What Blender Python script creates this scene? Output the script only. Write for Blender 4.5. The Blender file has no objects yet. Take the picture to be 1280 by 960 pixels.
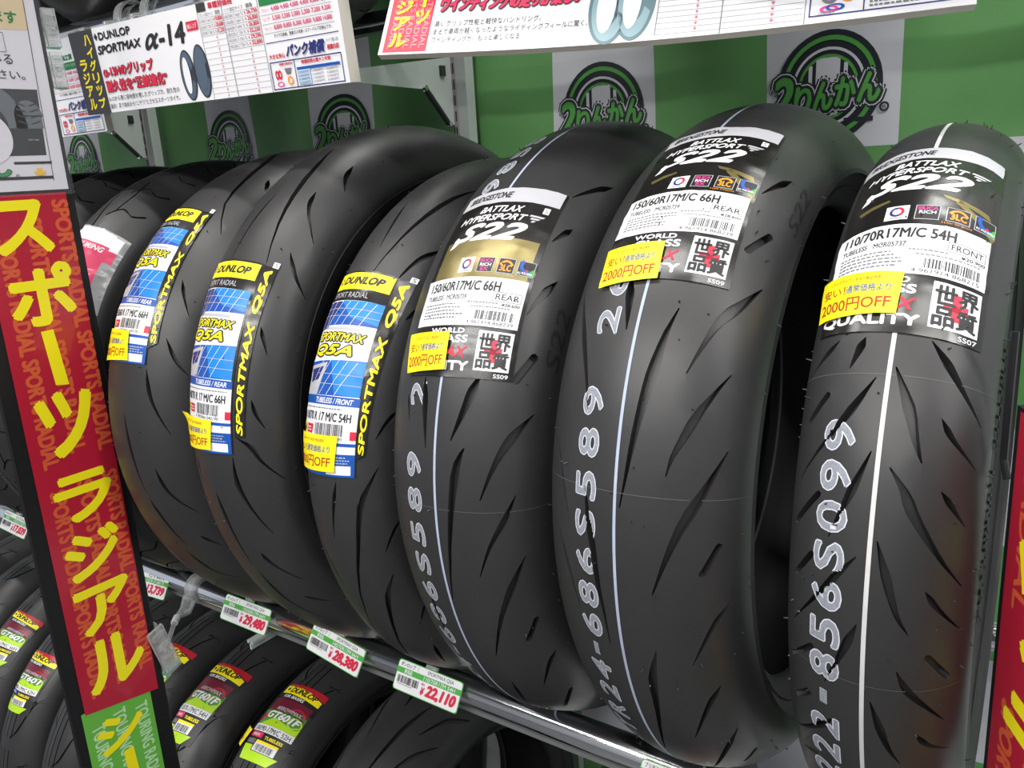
import bpy, bmesh, math, random
from mathutils import Vector, Matrix, noise
from mathutils.geometry import delaunay_2d_cdt
random.seed(7)
C = bpy.context.scene.collection
SC = bpy.context.scene

# ------------------------------------------------------------------ camera, light, exposure
cam = bpy.data.cameras.new('camera')
cam.sensor_width = 36.0
cam.lens = 1033.33 / 1280 * 36.0
cam.clip_start = 0.02
cam_o = bpy.data.objects.new('camera', cam)
C.objects.link(cam_o)
_r = Vector((0.82111, 0.56762, -0.05991)); _d = Vector((0.093, -0.23661, -0.96714)); _f = Vector((-0.56315, 0.78856, -0.24707))
cam_o.matrix_world = Matrix(((_r.x, -_d.x, -_f.x, 0.0), (_r.y, -_d.y, -_f.y, -0.7611), (_r.z, -_d.z, -_f.z, 0.2622), (0, 0, 0, 1)))
SC.camera = cam_o
SC.view_settings.view_transform = 'Standard'
SC.view_settings.look = 'None'
SC.view_settings.exposure = 0.0
SC.view_settings.gamma = 1.0
SC.view_settings.use_curve_mapping = False
w = bpy.data.worlds.new('store_air'); SC.world = w
w.use_nodes = True
w.node_tree.nodes['Background'].inputs[0].default_value = (0.82, 0.88, 1.0, 1)
w.node_tree.nodes['Background'].inputs[1].default_value = 0.62

def strip_light(name, loc, sx, sy, power, rot=(0, 0, 0)):
    l = bpy.data.lights.new(name, 'AREA'); l.shape = 'RECTANGLE'; l.size = sx; l.size_y = sy; l.energy = power
    l.color = (1.0, 0.98, 0.95)
    o = bpy.data.objects.new(name, l); o.location = loc; o.rotation_euler = rot; C.objects.link(o)
R_ = math.radians
# LED battens on the shop ceiling over the aisle, plus added fill strips
strip_light('batten_and_fill_strip', (-0.70, -0.85, 1.88), 1.2, 0.10, 17, (R_(8), 0, 0))
strip_light('batten_and_fill_strip', (0.70, -0.85, 1.88), 1.2, 0.10, 15, (R_(8), 0, 0))
strip_light('batten_and_fill_strip', (-2.10, -0.85, 1.88), 1.2, 0.10, 17, (R_(8), 0, 0))
strip_light('batten_and_fill_strip', (-0.40, -2.6, 1.88), 3.6, 0.12, 100, (R_(20), 0, 0))  # added far strip, unseen, to brighten the front wall
strip_light('batten_and_fill_strip', (-0.40, -3.9, 1.88), 3.6, 0.12, 60)
strip_light('batten_and_fill_strip', (-0.70, 0.33, 1.90), 3.4, 0.12, 45)  # added unseen strip above the rack, throws light down the banner
strip_light('batten_and_fill_strip', (2.10, -0.85, 1.88), 1.2, 0.10, 40, (R_(8), 0, 0))  # added beyond the rack end to brighten the leaflet from the right
strip_light('batten_and_fill_strip', (3.50, -0.85, 1.88), 1.2, 0.10, 40, (R_(8), 0, 0))  # second added strip for the same fill from the right

# ------------------------------------------------------------------ materials
def lin(c):
    return tuple(((x / 255.0) / 12.92 if x / 255.0 <= 0.04045 else ((x / 255.0 + 0.055) / 1.055) ** 2.4) for x in c) + (1.0,)
MATS = {}
def mat(name, rgb, rough=0.45, metal=0.0, spec=0.5, trans=0.0, alpha=1.0, noise_amt=0.0, noise_scale=60, bump=0.0, coat=0.0, rough_var=0.0):
    if name in MATS: return MATS[name]
    m = bpy.data.materials.new(name); m.use_nodes = True
    nt = m.node_tree; b = nt.nodes['Principled BSDF']
    b.inputs['Base Color'].default_value = lin(rgb)
    b.inputs['Roughness'].default_value = rough
    b.inputs['Metallic'].default_value = metal
    b.inputs['Specular IOR Level'].default_value = spec
    b.inputs['Transmission Weight'].default_value = trans
    b.inputs['Alpha'].default_value = alpha
    b.inputs['Coat Weight'].default_value = coat
    if noise_amt or bump or rough_var:
        tc = nt.nodes.new('ShaderNodeTexCoord'); nz = nt.nodes.new('ShaderNodeTexNoise')
        nz.inputs['Scale'].default_value = noise_scale; nz.inputs['Detail'].default_value = 5
        nt.links.new(tc.outputs['Object'], nz.inputs['Vector'])
        if noise_amt:
            mx = nt.nodes.new('ShaderNodeMix'); mx.data_type = 'RGBA'
            c = lin(rgb)
            mx.inputs[6].default_value = tuple(x * (1 - noise_amt) for x in c[:3]) + (1,)
            mx.inputs[7].default_value = tuple(min(1, x * (1 + noise_amt)) for x in c[:3]) + (1,)
            nt.links.new(nz.outputs['Fac'], mx.inputs[0]); nt.links.new(mx.outputs[2], b.inputs['Base Color'])
        if rough_var:
            mr = nt.nodes.new('ShaderNodeMapRange'); mr.inputs[3].default_value = rough - rough_var; mr.inputs[4].default_value = rough + rough_var
            nt.links.new(nz.outputs['Fac'], mr.inputs[0]); nt.links.new(mr.outputs[0], b.inputs['Roughness'])
        if bump:
            bp = nt.nodes.new('ShaderNodeBump'); bp.inputs['Strength'].default_value = bump; bp.inputs['Distance'].default_value = 0.002
            nt.links.new(nz.outputs['Fac'], bp.inputs['Height']); nt.links.new(bp.outputs[0], b.inputs['Normal'])
    MATS[name] = m
    return m
RUB = mat('tread_rubber', (46, 46, 47), 0.42, spec=0.5, noise_amt=0.12, noise_scale=22, bump=0.04, rough_var=0.06)
RUBS = mat('sidewall_rubber', (30, 30, 31), 0.5, spec=0.4, noise_amt=0.15, noise_scale=40)
RUBI = mat('inner_liner_rubber', (20, 20, 21), 0.6, spec=0.25)
WHT = mat('white_paper', (226, 226, 230), 0.42)
BLK = mat('black_ink', (28, 28, 30), 0.45)
GRY = mat('grey_ink', (110, 110, 114), 0.5)
LGR = mat('light_grey_ink', (178, 178, 184), 0.5)
YEL = mat('yellow_ink', (248, 228, 20), 0.42)
RED = mat('red_ink', (205, 30, 62), 0.45)
DRD = mat('brown_red_ink', (170, 50, 22), 0.5)
BLU = mat('blue_ink', (14, 78, 166), 0.4)
CYA = mat('cyan_blue_ink', (20, 126, 206), 0.4)
NAV = mat('navy_ink', (34, 42, 110), 0.45)
GRN = mat('green_ink', (22, 120, 62), 0.45)
LGN = mat('tag_green_ink', (70, 165, 62), 0.45)
PNK = mat('pink_ink', (226, 60, 150), 0.45)
ORG = mat('orange_ink', (244, 150, 36), 0.45)
FILM = mat('black_label_film', (27, 26, 25), 0.24, spec=0.6)
GOLD = mat('gold_film_reflection', (128, 116, 72), 0.3, metal=0.5)  # gold gleam of the label film, put into the colour
PAINT = mat('white_tread_paint', (205, 208, 215), 0.6, noise_amt=0.12, noise_scale=300)
PAINTG = mat('worn_paint_fill', (138, 142, 152), 0.6, noise_amt=0.5, noise_scale=700)
LINE = mat('pale_blue_tread_line', (168, 178, 200), 0.55, noise_amt=0.12, noise_scale=120)
LINEW = mat('white_tread_line', (205, 205, 205), 0.6, noise_amt=0.15, noise_scale=90)
CHROME = mat('chrome', (226, 228, 230), 0.09, metal=1.0)
CLEAR = mat('clear_plastic', (250, 252, 252), 0.12, trans=0.8)
SLEEVE = mat('clear_sleeve_film', (235, 238, 240), 0.08, alpha=0.025)
STEEL = mat('painted_steel', (188, 196, 192), 0.4, noise_amt=0.04, noise_scale=30)
DSTEEL = mat('grey_steel', (120, 124, 122), 0.4, metal=0.3)
BOARD = mat('black_board', (22, 22, 24), 0.38, spec=0.45)
FOAM = mat('cream_board_edge', (222, 216, 204), 0.7)

# ------------------------------------------------------------------ object helpers
class MB:
    def __init__(s): s.v = []; s.f = []; s.m = []; s.mats = []
    def mi(s, m):
        if m not in s.mats: s.mats.append(m)
        return s.mats.index(m)
    def add(s, vs, fs, m):
        o = len(s.v); s.v += [tuple(x) for x in vs]; k = s.mi(m)
        for f in fs: s.f.append([o + i for i in f]); s.m.append(k)
    def box(s, a, b, m, M=None):
        vs = [Vector((x, y, z)) for x in (a[0], b[0]) for y in (a[1], b[1]) for z in (a[2], b[2])]
        if M is not None: vs = [M @ q for q in vs]
        s.add(vs, [(0, 1, 3, 2), (4, 6, 7, 5), (0, 4, 5, 1), (2, 3, 7, 6), (0, 2, 6, 4), (1, 5, 7, 3)], m)
    def tube(s, pts, r, m, n=16, caps=True):
        pts = [Vector(p) for p in pts]; rs = r if isinstance(r, (list, tuple)) else [r] * len(pts)
        rings = []; prev = None
        for i, p in enumerate(pts):
            t = (pts[min(i + 1, len(pts) - 1)] - pts[max(i - 1, 0)]).normalized()
            a = prev if prev is not None else (Vector((0, 0, 1)) if abs(t.z) < 0.9 else Vector((0, 1, 0)))
            x = a.cross(t).normalized(); y = t.cross(x); prev = y
            rings.append([p + (x * math.cos(2 * math.pi * k / n) + y * math.sin(2 * math.pi * k / n)) * rs[i] for k in range(n)])
        vs = [q for rg in rings for q in rg]
        fs = [(i * n + k, i * n + (k + 1) % n, (i + 1) * n + (k + 1) % n, (i + 1) * n + k) for i in range(len(pts) - 1) for k in range(n)]
        if caps: fs += [tuple(range(n))[::-1], tuple((len(pts) - 1) * n + k for k in range(n))]
        s.add(vs, fs, m)
    def prism(s, poly, axis, a, b, m):
        n = len(poly)
        def P(p, t): return (t, p[0], p[1]) if axis == 'x' else ((p[0], t, p[1]) if axis == 'y' else (p[0], p[1], t))
        vs = [P(p, a) for p in poly] + [P(p, b) for p in poly]
        s.add(vs, [tuple(range(n))[::-1], tuple(range(n, 2 * n))] + [(i, (i + 1) % n, n + (i + 1) % n, n + i) for i in range(n)], m)
    def build(s, name, parent=None, smooth=None, loc=None):
        me = bpy.data.meshes.new(name); me.from_pydata(s.v, [], s.f)
        for m in s.mats: me.materials.append(m)
        me.polygons.foreach_set('material_index', s.m)
        if smooth is not None:
            me.polygons.foreach_set('use_smooth', [True] * len(s.f))
            me.set_sharp_from_angle(angle=R_(smooth))
        me.update()
        return link(name, me, parent, loc)
def link(name, me, parent=None, loc=None):
    o = bpy.data.objects.new(name, me); C.objects.link(o)
    if parent is not None: o.parent = parent
    if loc is not None: o.location = loc
    return o
def tag(o, label, cat, group=None):
    o['label'] = label; o['category'] = cat
    if group: o['group'] = group
    return o
def thing(name, label, cat, loc=(0, 0, 0), rot=(0, 0, 0), group=None):
    o = bpy.data.objects.new(name, None); C.objects.link(o); o.empty_display_size = 0.05
    o.location = loc; o.rotation_euler = rot
    return tag(o, label, cat, group)
def struct(o):
    o['kind'] = 'structure'; return o
def dup(root, loc, label=None, group=None):
    r = root.copy(); C.objects.link(r); r.location = loc
    if label: r['label'] = label
    if group: r['group'] = group
    for ch in list(root.children):
        c = ch.copy(); C.objects.link(c); c.parent = r
        for g in list(ch.children):
            e = g.copy(); C.objects.link(e); e.parent = c
    return r

# ------------------------------------------------------------------ printed artwork: flat shapes and lettering laid out in (u right, v down), then mapped on a surface
_TC = {}
def text_geo(s, shear=0.0):
    k = (s, shear)
    if k not in _TC:
        cu = bpy.data.curves.new('lettering', 'FONT'); cu.body = s; cu.shear = shear; cu.resolution_u = 3
        o = bpy.data.objects.new('lettering', cu); C.objects.link(o)
        me = bpy.data.meshes.new_from_object(o.evaluated_get(bpy.context.evaluated_depsgraph_get()))
        vs = [(q.co.x, q.co.y) for q in me.vertices]; fs = [tuple(p.vertices) for p in me.polygons]
        bpy.data.objects.remove(o); bpy.data.curves.remove(cu); bpy.data.meshes.remove(me)
        _TC[k] = (vs, fs)
    return _TC[k]
class Art:
    def __init__(s): s.items = []
    def poly(s, pts, m, layer=1):
        s.items.append((list(pts), [tuple(range(len(pts)))], m, layer))
    def rect(s, u0, v0, u1, v1, m, layer=1):
        s.poly([(u0, v0), (u1, v0), (u1, v1), (u0, v1)], m, layer)
    def frame(s, u0, v0, u1, v1, t, m, layer=1):
        s.rect(u0, v0, u1, v0 + t, m, layer); s.rect(u0, v1 - t, u1, v1, m, layer)
        s.rect(u0, v0 + t, u0 + t, v1 - t, m, layer); s.rect(u1 - t, v0 + t, u1, v1 - t, m, layer)
    def ring(s, cu, cv, r0, r1, m, layer=1, a0=0, a1=360, n=40, sx=1.0):
        vs = []; fs = []
        for i in range(n + 1):
            a = R_(a0 + (a1 - a0) * i / n)
            vs += [(cu + sx * r0 * math.cos(a), cv + r0 * math.sin(a)), (cu + sx * r1 * math.cos(a), cv + r1 * math.sin(a))]
        for i in range(n): fs.append((2 * i, 2 * i + 1, 2 * i + 3, 2 * i + 2))
        s.items.append((vs, fs, m, layer))
    def disc(s, cu, cv, r, m, layer=1, n=40, sx=1.0):
        s.poly([(cu + sx * r * math.cos(2 * math.pi * i / n), cv + r * math.sin(2 * math.pi * i / n)) for i in range(n)], m, layer)
    def text(s, t, u0, v0, u1, v1, m, layer=2, bold=0.0, shear=0.0, rot=0, ref=None):
        # the lettering fills the rectangle; bold thickens every stroke by that share of the letter height
        vs, fs = text_geo(t, shear)
        if not vs: return
        x0 = min(p[0] for p in vs); x1 = max(p[0] for p in vs); y0 = min(p[1] for p in vs); y1 = max(p[1] for p in vs)
        hh = abs(v1 - v0) if rot == 0 else abs(u1 - u0)
        e = bold * hh; dirs = [(0, 0)] if bold <= 0 else [(math.cos(math.pi * k / 3 + .26) * e, math.sin(math.pi * k / 3 + .26) * e) for k in range(6)]
        if bold > 0.09:                                                              # wide outlines need filling in
            dirs = [(math.cos(math.pi * k / 5) * e * f, math.sin(math.pi * k / 5) * e * f) for f in (0.34, 0.67, 1.0) for k in range(10)]
        if e > 0: u0, u1, v0, v1 = u0 + e, u1 - e, v0 + e, v1 - e
        out = []
        for x, y in vs:
            a = (x - x0) / max(1e-6, x1 - x0); b = (y - y0) / max(1e-6, y1 - y0)
            if rot == 0: q = (u0 + a * (u1 - u0), v1 - b * (v1 - v0))
            elif rot == 90: q = (u0 + b * (u1 - u0), v0 + a * (v1 - v0))          # reads downward
            else: q = (u1 - b * (u1 - u0), v1 - a * (v1 - v0))                     # reads upward
            out.append(q)
        for n, (du, dv) in enumerate(dirs):
            s.items.append(([(q[0] + du, q[1] + dv) for q in out], fs, m, layer + 0.06 * (n % 7)))
    def otext(s, t, u0, v0, u1, v1, m, mo, layer=2, bold=0.02, o=0.03, shear=0.0, rot=0):
        # lettering with an outline of another colour
        e = o * (abs(v1 - v0) if rot == 0 else abs(u1 - u0)); k = bold + o
        s.text(t, u0 - e, v0 - e, u1 + e, v1 + e, mo, layer, k / (1 + 2 * o), shear, rot)
        s.text(t, u0, v0, u1, v1, m, layer + 1, bold, shear, rot)
    def micro(s, u0, v0, u1, rows, pitch, m, layer=2, h=0.45, seed=1):
        rnd = random.Random(seed)                                                  # print too small to read
        for i in range(rows):
            u = u0; end = u0 + (u1 - u0) * (0.75 + 0.25 * rnd.random())
            while u < end:
                l = pitch * (0.5 + 0.7 * rnd.random()); s.rect(u, v0 + i * pitch, min(u + l, end), v0 + i * pitch + pitch * h, m, layer); u += l + pitch * 0.28
    def barcode(s, u0, v0, u1, v1, m, layer=2, seed=3, n=30):
        rnd = random.Random(seed); ws = [rnd.choice((1, 1, 2, 3)) for _ in range(2 * n)]; k = (u1 - u0) / sum(ws); u = u0
        for i in range(n):
            s.rect(u, v0, u + ws[2 * i] * k, v1, m, layer); u += (ws[2 * i] + ws[2 * i + 1]) * k
    def build(s, name, parent, fmap, step=0.00012, cut=None, base=0.0, keep=None, smooth=None, grid=True):
        bm = bmesh.new(); ll = bm.verts.layers.float.new('lay'); mats = []
        for vs, fs, m, lay in s.items:
            if m not in mats: mats.append(m)
            k = mats.index(m); bv = []
            for p in vs:
                q = bm.verts.new((p[0], p[1], 0)); q[ll] = lay; bv.append(q)
            for f in fs:
                try: nf = bm.faces.new([bv[i] for i in f]); nf.material_index = k
                except ValueError: pass
        if cut:
            us = [q.co.x for q in bm.verts]; vv = [q.co.y for q in bm.verts]
            for ax, lo, hi, c in ((0, min(us), max(us), cut[0]), (1, min(vv), max(vv), cut[1])):
                t = math.floor(lo / c) * c + c
                while t < hi:
                    no = (1, 0, 0) if ax == 0 else (0, 1, 0); co = (t, 0, 0) if ax == 0 else (0, t, 0)
                    bmesh.ops.bisect_plane(bm, geom=bm.verts[:] + bm.edges[:] + bm.faces[:], dist=1e-7, plane_co=co, plane_no=no)
                    t += c
            bmesh.ops.triangulate(bm, faces=[f for f in bm.faces if len(f.verts) > 4])
        if keep:
            bmesh.ops.delete(bm, geom=[f for f in bm.faces if not keep(*f.calc_center_median()[:2])], context='FACES')
        if cut and grid:
            # every layer follows the same facets, so prints stay evenly on top of one another
            memo = {}
            def corner(i, j, o):
                k = (i, j, round(o * 1e6))
                if k not in memo: memo[k] = fmap(i * cut[0], j * cut[1], o)
                return memo[k]
            for q in bm.verts:
                o = base + q[ll] * step; a = q.co.x / cut[0]; b = q.co.y / cut[1]; i = math.floor(a); j = math.floor(b); a -= i; b -= j
                q.co = (corner(i, j, o) * (1 - a) + corner(i + 1, j, o) * a) * (1 - b) + (corner(i, j + 1, o) * (1 - a) + corner(i + 1, j + 1, o) * a) * b
        else:
            for q in bm.verts: q.co = fmap(q.co.x, q.co.y, base + q[ll] * step)
        me = bpy.data.meshes.new(name); bm.to_mesh(me); bm.free()
        for m in mats: me.materials.append(m)
        if smooth: me.polygons.foreach_set('use_smooth', [True] * len(me.polygons))
        if name is None: return me
        return link(name, me, parent)
GROOVES={
'B3':[([(-33.1,34.95),(-55.9,30.84)],3,'t'),([(-16.1,35.02),(-23.1,31.08)],4,'t'),([(-34.9,28.13),(-51.0,24.18)],3,'r'),([(-6.6,30.03),(-18.5,26.06),(-31.5,22.52),(-52.5,17.12)],4,'t'),([(3.4,31.44),(12.9,26.85),(18.8,22.89),(22.9,20.74)],5,'t'),([(20.4,35.07),(30.8,32.54),(42.8,29.41),(57.1,26.05)],4,'t'),([(30.9,26.13),(39.1,23.81),(57.0,20.69)],3,'t'),([(-4.1,21.45),(-12.5,16.79),(-18.3,13.96),(-24.6,10.69)],4,'t'),([(6.6,19.83),(15.3,17.37),(20.6,15.06),(30.5,12.06),(40.9,9.31),(54.3,6.4)],5,'t'),([(-33.1,15.8),(-54.9,10.97)],3,'r'),([(34.9,17.86),(43.0,15.96),(52.5,13.81)],3,'t'),([(3.7,11.37),(9.8,7.38),(16.7,2.94),(23.8,0.56)],4,'t'),([(-34.8,8.19),(-50.3,4.3)],3,'r'),([(-6.9,9.16),(-19.2,5.98),(-32.2,2.41),(-51.7,-2.59)],3.5,'t'),([(31.1,6.11),(39.3,3.91),(56.1,0.67)],3,'t'),([(-4.4,0.93),(-12.1,-3.24),(-23.2,-8.76)],4,'t'),([(-31.7,-4.18),(-53.1,-8.43)],3,'r'),([(34.3,-2.08),(50.1,-5.83)],3,'r'),([(18.5,-4.33),(25.1,-7.1),(36.1,-9.59),(49.2,-12.62)],4,'t'),([(-34.7,-11.9),(-49.2,-15.21)],3.5,'r'),([(4.7,-9.21),(10.3,-13.14),(15.3,-16.62),(22.2,-19.46)],4,'t'),([(-18.6,-14.33),(-29.1,-17.32),(-52.8,-22.59)],4,'t'),([(30.2,-13.79),(38.1,-16.17),(52.9,-18.29)],3,'t'),([(-30.7,-23.71),(-46.6,-26.28)],3,'t')],
'B2':[([(27.7,33.51),(22.9,30.12),(19.9,26.19),(17.0,22.76),(14.3,19.18),(11.3,15.11),(8.6,11.01),(5.6,7.34)],6,'t'),([(-12.0,37.54),(-8.3,33.47),(-5.5,29.96)],5,'t'),([(80.1,39.76),(68.1,36.19),(56.1,33.02),(49.1,29.79),(40.7,25.25)],6,'t'),([(70.3,26.22),(53.9,21.02),(44.9,17.21),(38.6,14.54),(35.6,12.06)],5,'t'),([(-62.8,36.49),(-45.9,29.77),(-32.7,23.47),(-25.7,18.65)],4,'t'),([(75.7,15.9),(59.7,9.88),(46.6,5.36),(36.5,0.62),(27.8,-4.06)],6,'t'),([(74.8,3.03),(60.6,-1.47)],4,'r'),([(-23.2,9.98),(-20.1,5.82),(-15.8,1.62),(-12.2,-4.55),(-9.4,-8.09),(-8.0,-13.39)],4.5,'t'),([(-65.8,15.92),(-51.5,11.09),(-38.5,3.74)],2,'t'),([(-55.4,2.64),(-41.4,-3.68),(-32.7,-9.42)],2.5,'t'),([(80.7,-6.71),(66.7,-10.02),(50.5,-15.66)],4,'t'),([(26.7,-13.01),(20.5,-18.41),(17.0,-25.77),(5.2,-39.24)],5,'t'),([(67.5,-21.11),(54.6,-25.19),(37.3,-32.92)],4,'t'),([(70.0,-33.71),(50.0,-41.12),(23.0,-53.03)],4,'t'),([(72.7,-45.41),(56.5,-49.49)],3,'r'),([(75.1,48.66),(60.5,43.91)],4,'r'),([(73.3,60.7),(56.9,54.62)],4,'t')],
'B1':[([(-14.1,21.23),(-10.3,16.41),(-6.5,10.81)],5,'t'),([(35.0,22.54),(27.6,17.9),(16.9,12.44)],6,'t'),([(81.4,17.63),(65.1,13.6),(53.4,9.58),(41.7,3.87)],6,'t'),([(75.5,27.07),(61.5,22.02)],5,'r'),([(76.1,40.06),(67.2,36.29),(60.2,32.78)],5,'t'),([(71.0,50.23),(60.0,46.19)],4,'t'),([(81.2,64.31),(57.6,56.0)],4,'t'),([(28.6,11.62),(23.2,9.16),(18.9,4.03),(12.8,-4.14),(5.1,-13.86)],5.5,'t'),([(69.6,4.59),(59.5,0.45),(46.6,-3.78),(35.2,-8.9)],4,'t'),([(73.9,-6.15),(58.9,-11.4),(44.7,-16.92),(26.3,-26.01)],5,'t'),([(73.1,-18.78),(58.6,-23.42)],3.5,'r'),([(76.9,-28.41),(66.1,-31.13),(50.3,-36.8)],4,'t'),([(67.3,-41.71),(43.8,-49.2)],3,'r'),([(25.1,-34.29),(19.1,-41.1),(6.9,-50.82)],3,'t'),([(-23.0,-12.94),(-20.5,-17.42),(-19.8,-22.41),(-17.2,-25.47)],3,'t'),([(-33.9,18.43),(-28.1,14.11)],2,'t')],
'T3':[([(45.2,70.23),(36.1,64.7),(26.8,56.81),(19.4,50.51),(9.2,41.97)],4,'t'),([(-4.8,60.42),(0.0,53.55),(3.0,47.64)],2.5,'t'),([(58.4,51.9),(44.3,47.03),(35.2,41.73)],4,'t'),([(64.7,38.38),(55.5,35.02)],4,'t'),([(69.2,17.78),(58.1,15.16),(49.1,11.95)],4,'t'),([(52.3,6.82),(41.8,3.01),(32.7,-1.19),(24.0,-9.27),(9.5,-19.18),(-6.7,-32.93)],4,'t'),([(11.9,3.86),(6.0,-1.21),(-0.1,-7.32)],3,'t'),([(70.2,-4.31),(57.7,-7.51),(48.0,-10.58)],3.5,'t'),([(49.0,-15.84),(36.4,-20.51),(24.9,-28.69),(-2.0,-47.26)],4,'t'),([(66.2,-26.26),(48.9,-30.86)],3,'t'),([(-25.8,-9.6),(-15.8,-14.74),(-9.7,-20.88)],2,'t'),([(44.0,-39.15),(32.7,-48.13)],3,'t')],
'T2':[([(12.1,66.88),(18.1,61.01),(23.9,51.93),(29.0,45.02),(37.2,36.95)],4.5,'t'),([(1.6,52.29),(-5.8,44.37),(-7.7,36.62)],2.5,'t'),([(42.1,54.33),(47.2,50.24),(69.8,43.98)],3.5,'t'),([(49.7,64.32),(54.6,60.7),(63.9,57.9)],4,'t'),([(54.2,40.36),(67.1,36.49),(84.8,32.95)],3.5,'t'),([(51.6,25.25),(62.2,20.41)],3,'t'),([(51.8,11.94),(56.4,9.18),(64.9,6.57)],3,'t'),([(37.5,4.87),(50.6,3.07),(58.6,0.32),(77.8,-4.23)],4,'t'),([(31.3,1.31),(31.6,-3.71),(39.7,-8.96),(52.1,-14.77)],4,'t'),([(0.7,-5.83),(5.0,-11.83),(10.2,-21.76)],4,'t'),([(30.3,-18.66),(35.7,-21.67),(56.8,-27.96)],4,'t'),([(13.4,-23.18),(21.4,-32.61),(37.7,-40.87)],3.5,'t'),([(43.3,-32.02),(60.2,-36.41)],3,'t'),([(-25.3,0.11),(-24.7,-5.74)],2.5,'t')],
'T1':[([(6.5,90.05),(-3.1,84.34),(23.5,73.25),(34.3,64.29),(42.1,56.3),(62.2,48.88)],5,'t'),([(53.8,68.35),(67.7,63.75)],4,'t'),([(50.4,35.89),(58.4,32.65),(69.5,28.73)],3,'t'),([(52.9,23.06),(67.4,18.36),(80.6,15.66)],3.5,'t'),([(35.8,16.33),(43.0,10.06),(62.0,2.57)],3.5,'t'),([(5.0,6.88),(9.6,-3.01),(14.0,-10.45)],3.5,'t'),([(37.3,-4.68),(44.4,-10.41),(67.8,-16.82)],3.5,'t'),([(14.9,-11.6),(31.4,-24.56)],3.5,'t'),([(25.1,-26.35),(35.9,-34.06),(56.9,-39.56)],3.5,'t'),([(54.4,-22.72),(68.9,-27.15)],3,'t')],
}

# ------------------------------------------------------------------ tyres
class Tyre:
    def __init__(t, R, hw, h):
        t.R = R; t.hw = hw; t.h = h
        N = 360; xs = []; ss = [0.0]; rs = []
        for i in range(N + 1):
            a = -math.pi / 2 + math.pi * i / N
            xs.append(t.hw * math.sin(a)); rs.append(R - t.h + t.h * math.cos(a))
        for i in range(N): ss.append(ss[-1] + math.hypot(xs[i + 1] - xs[i], rs[i + 1] - rs[i]))
        m = ss[N // 2]; t.ss = [q - m for q in ss]; t.xs = xs; t.rs = rs; t.smax = m; t.N = N
    def at(t, s, th, off=0.0):
        # point on the tread: s = arc length from the crown line, th = degrees up from the front
        s = max(-t.smax, min(t.smax, s)); lo, hi = 0, t.N
        while hi - lo > 1:
            md = (lo + hi) // 2
            if t.ss[md] <= s: lo = md
            else: hi = md
        k = (s - t.ss[lo]) / (t.ss[hi] - t.ss[lo])
        x = t.xs[lo] + k * (t.xs[hi] - t.xs[lo]); r = t.rs[lo] + k * (t.rs[hi] - t.rs[lo])
        nx = x / (t.hw ** 2); nr = (r - t.R + t.h) / (t.h ** 2); l = math.hypot(nx, nr) or 1
        x += off * nx / l; r += off * nr / l; a = R_(th)
        return Vector((x, -r * math.cos(a), t.R + r * math.sin(a)))

def spindle(pts, wd, kind, kx):
    P = [Vector((p[0], p[1] * kx)) for p in pts]
    Q = []
    n = len(P)
    for i in range(n - 1):
        a = P[max(i - 1, 0)]; b = P[i]; c = P[i + 1]; d = P[min(i + 2, n - 1)]
        st = max(2, 10 // (n - 1))
        for j in range(st):
            q = j / st
            Q.append(0.5 * ((2 * b) + (c - a) * q + (2 * a - 5 * b + 4 * c - d) * q * q + (3 * b - a - 3 * c + d) * q ** 3))
    Q.append(P[-1]); m = len(Q); L = []; Rr = []
    for i in range(m):
        tg = (Q[min(i + 1, m - 1)] - Q[max(i - 1, 0)]).normalized(); nn = Vector((-tg.y, tg.x)); f = i / (m - 1)
        if kind == 't': wv = max(0.12, min(1.0, 3.2 * f, 1.5 * (1 - f) + 0.05))
        elif kind == 'c': wv = 1.0
        else: wv = (0.55 if i in (0, m - 1) else 1.0)
        L.append(Q[i] + nn * wd * wv / 2); Rr.append(Q[i] - nn * wd * wv / 2)
    return Rr + L[::-1]

def inside(poly, x, y):
    c = False; j = len(poly) - 1
    for i in range(len(poly)):
        a = poly[i]; b = poly[j]
        if (a[1] > y) != (b[1] > y) and x < (b[0] - a[0]) * (y - a[1]) / (b[1] - a[1]) + a[0]: c = not c
        j = i
    return c

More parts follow.
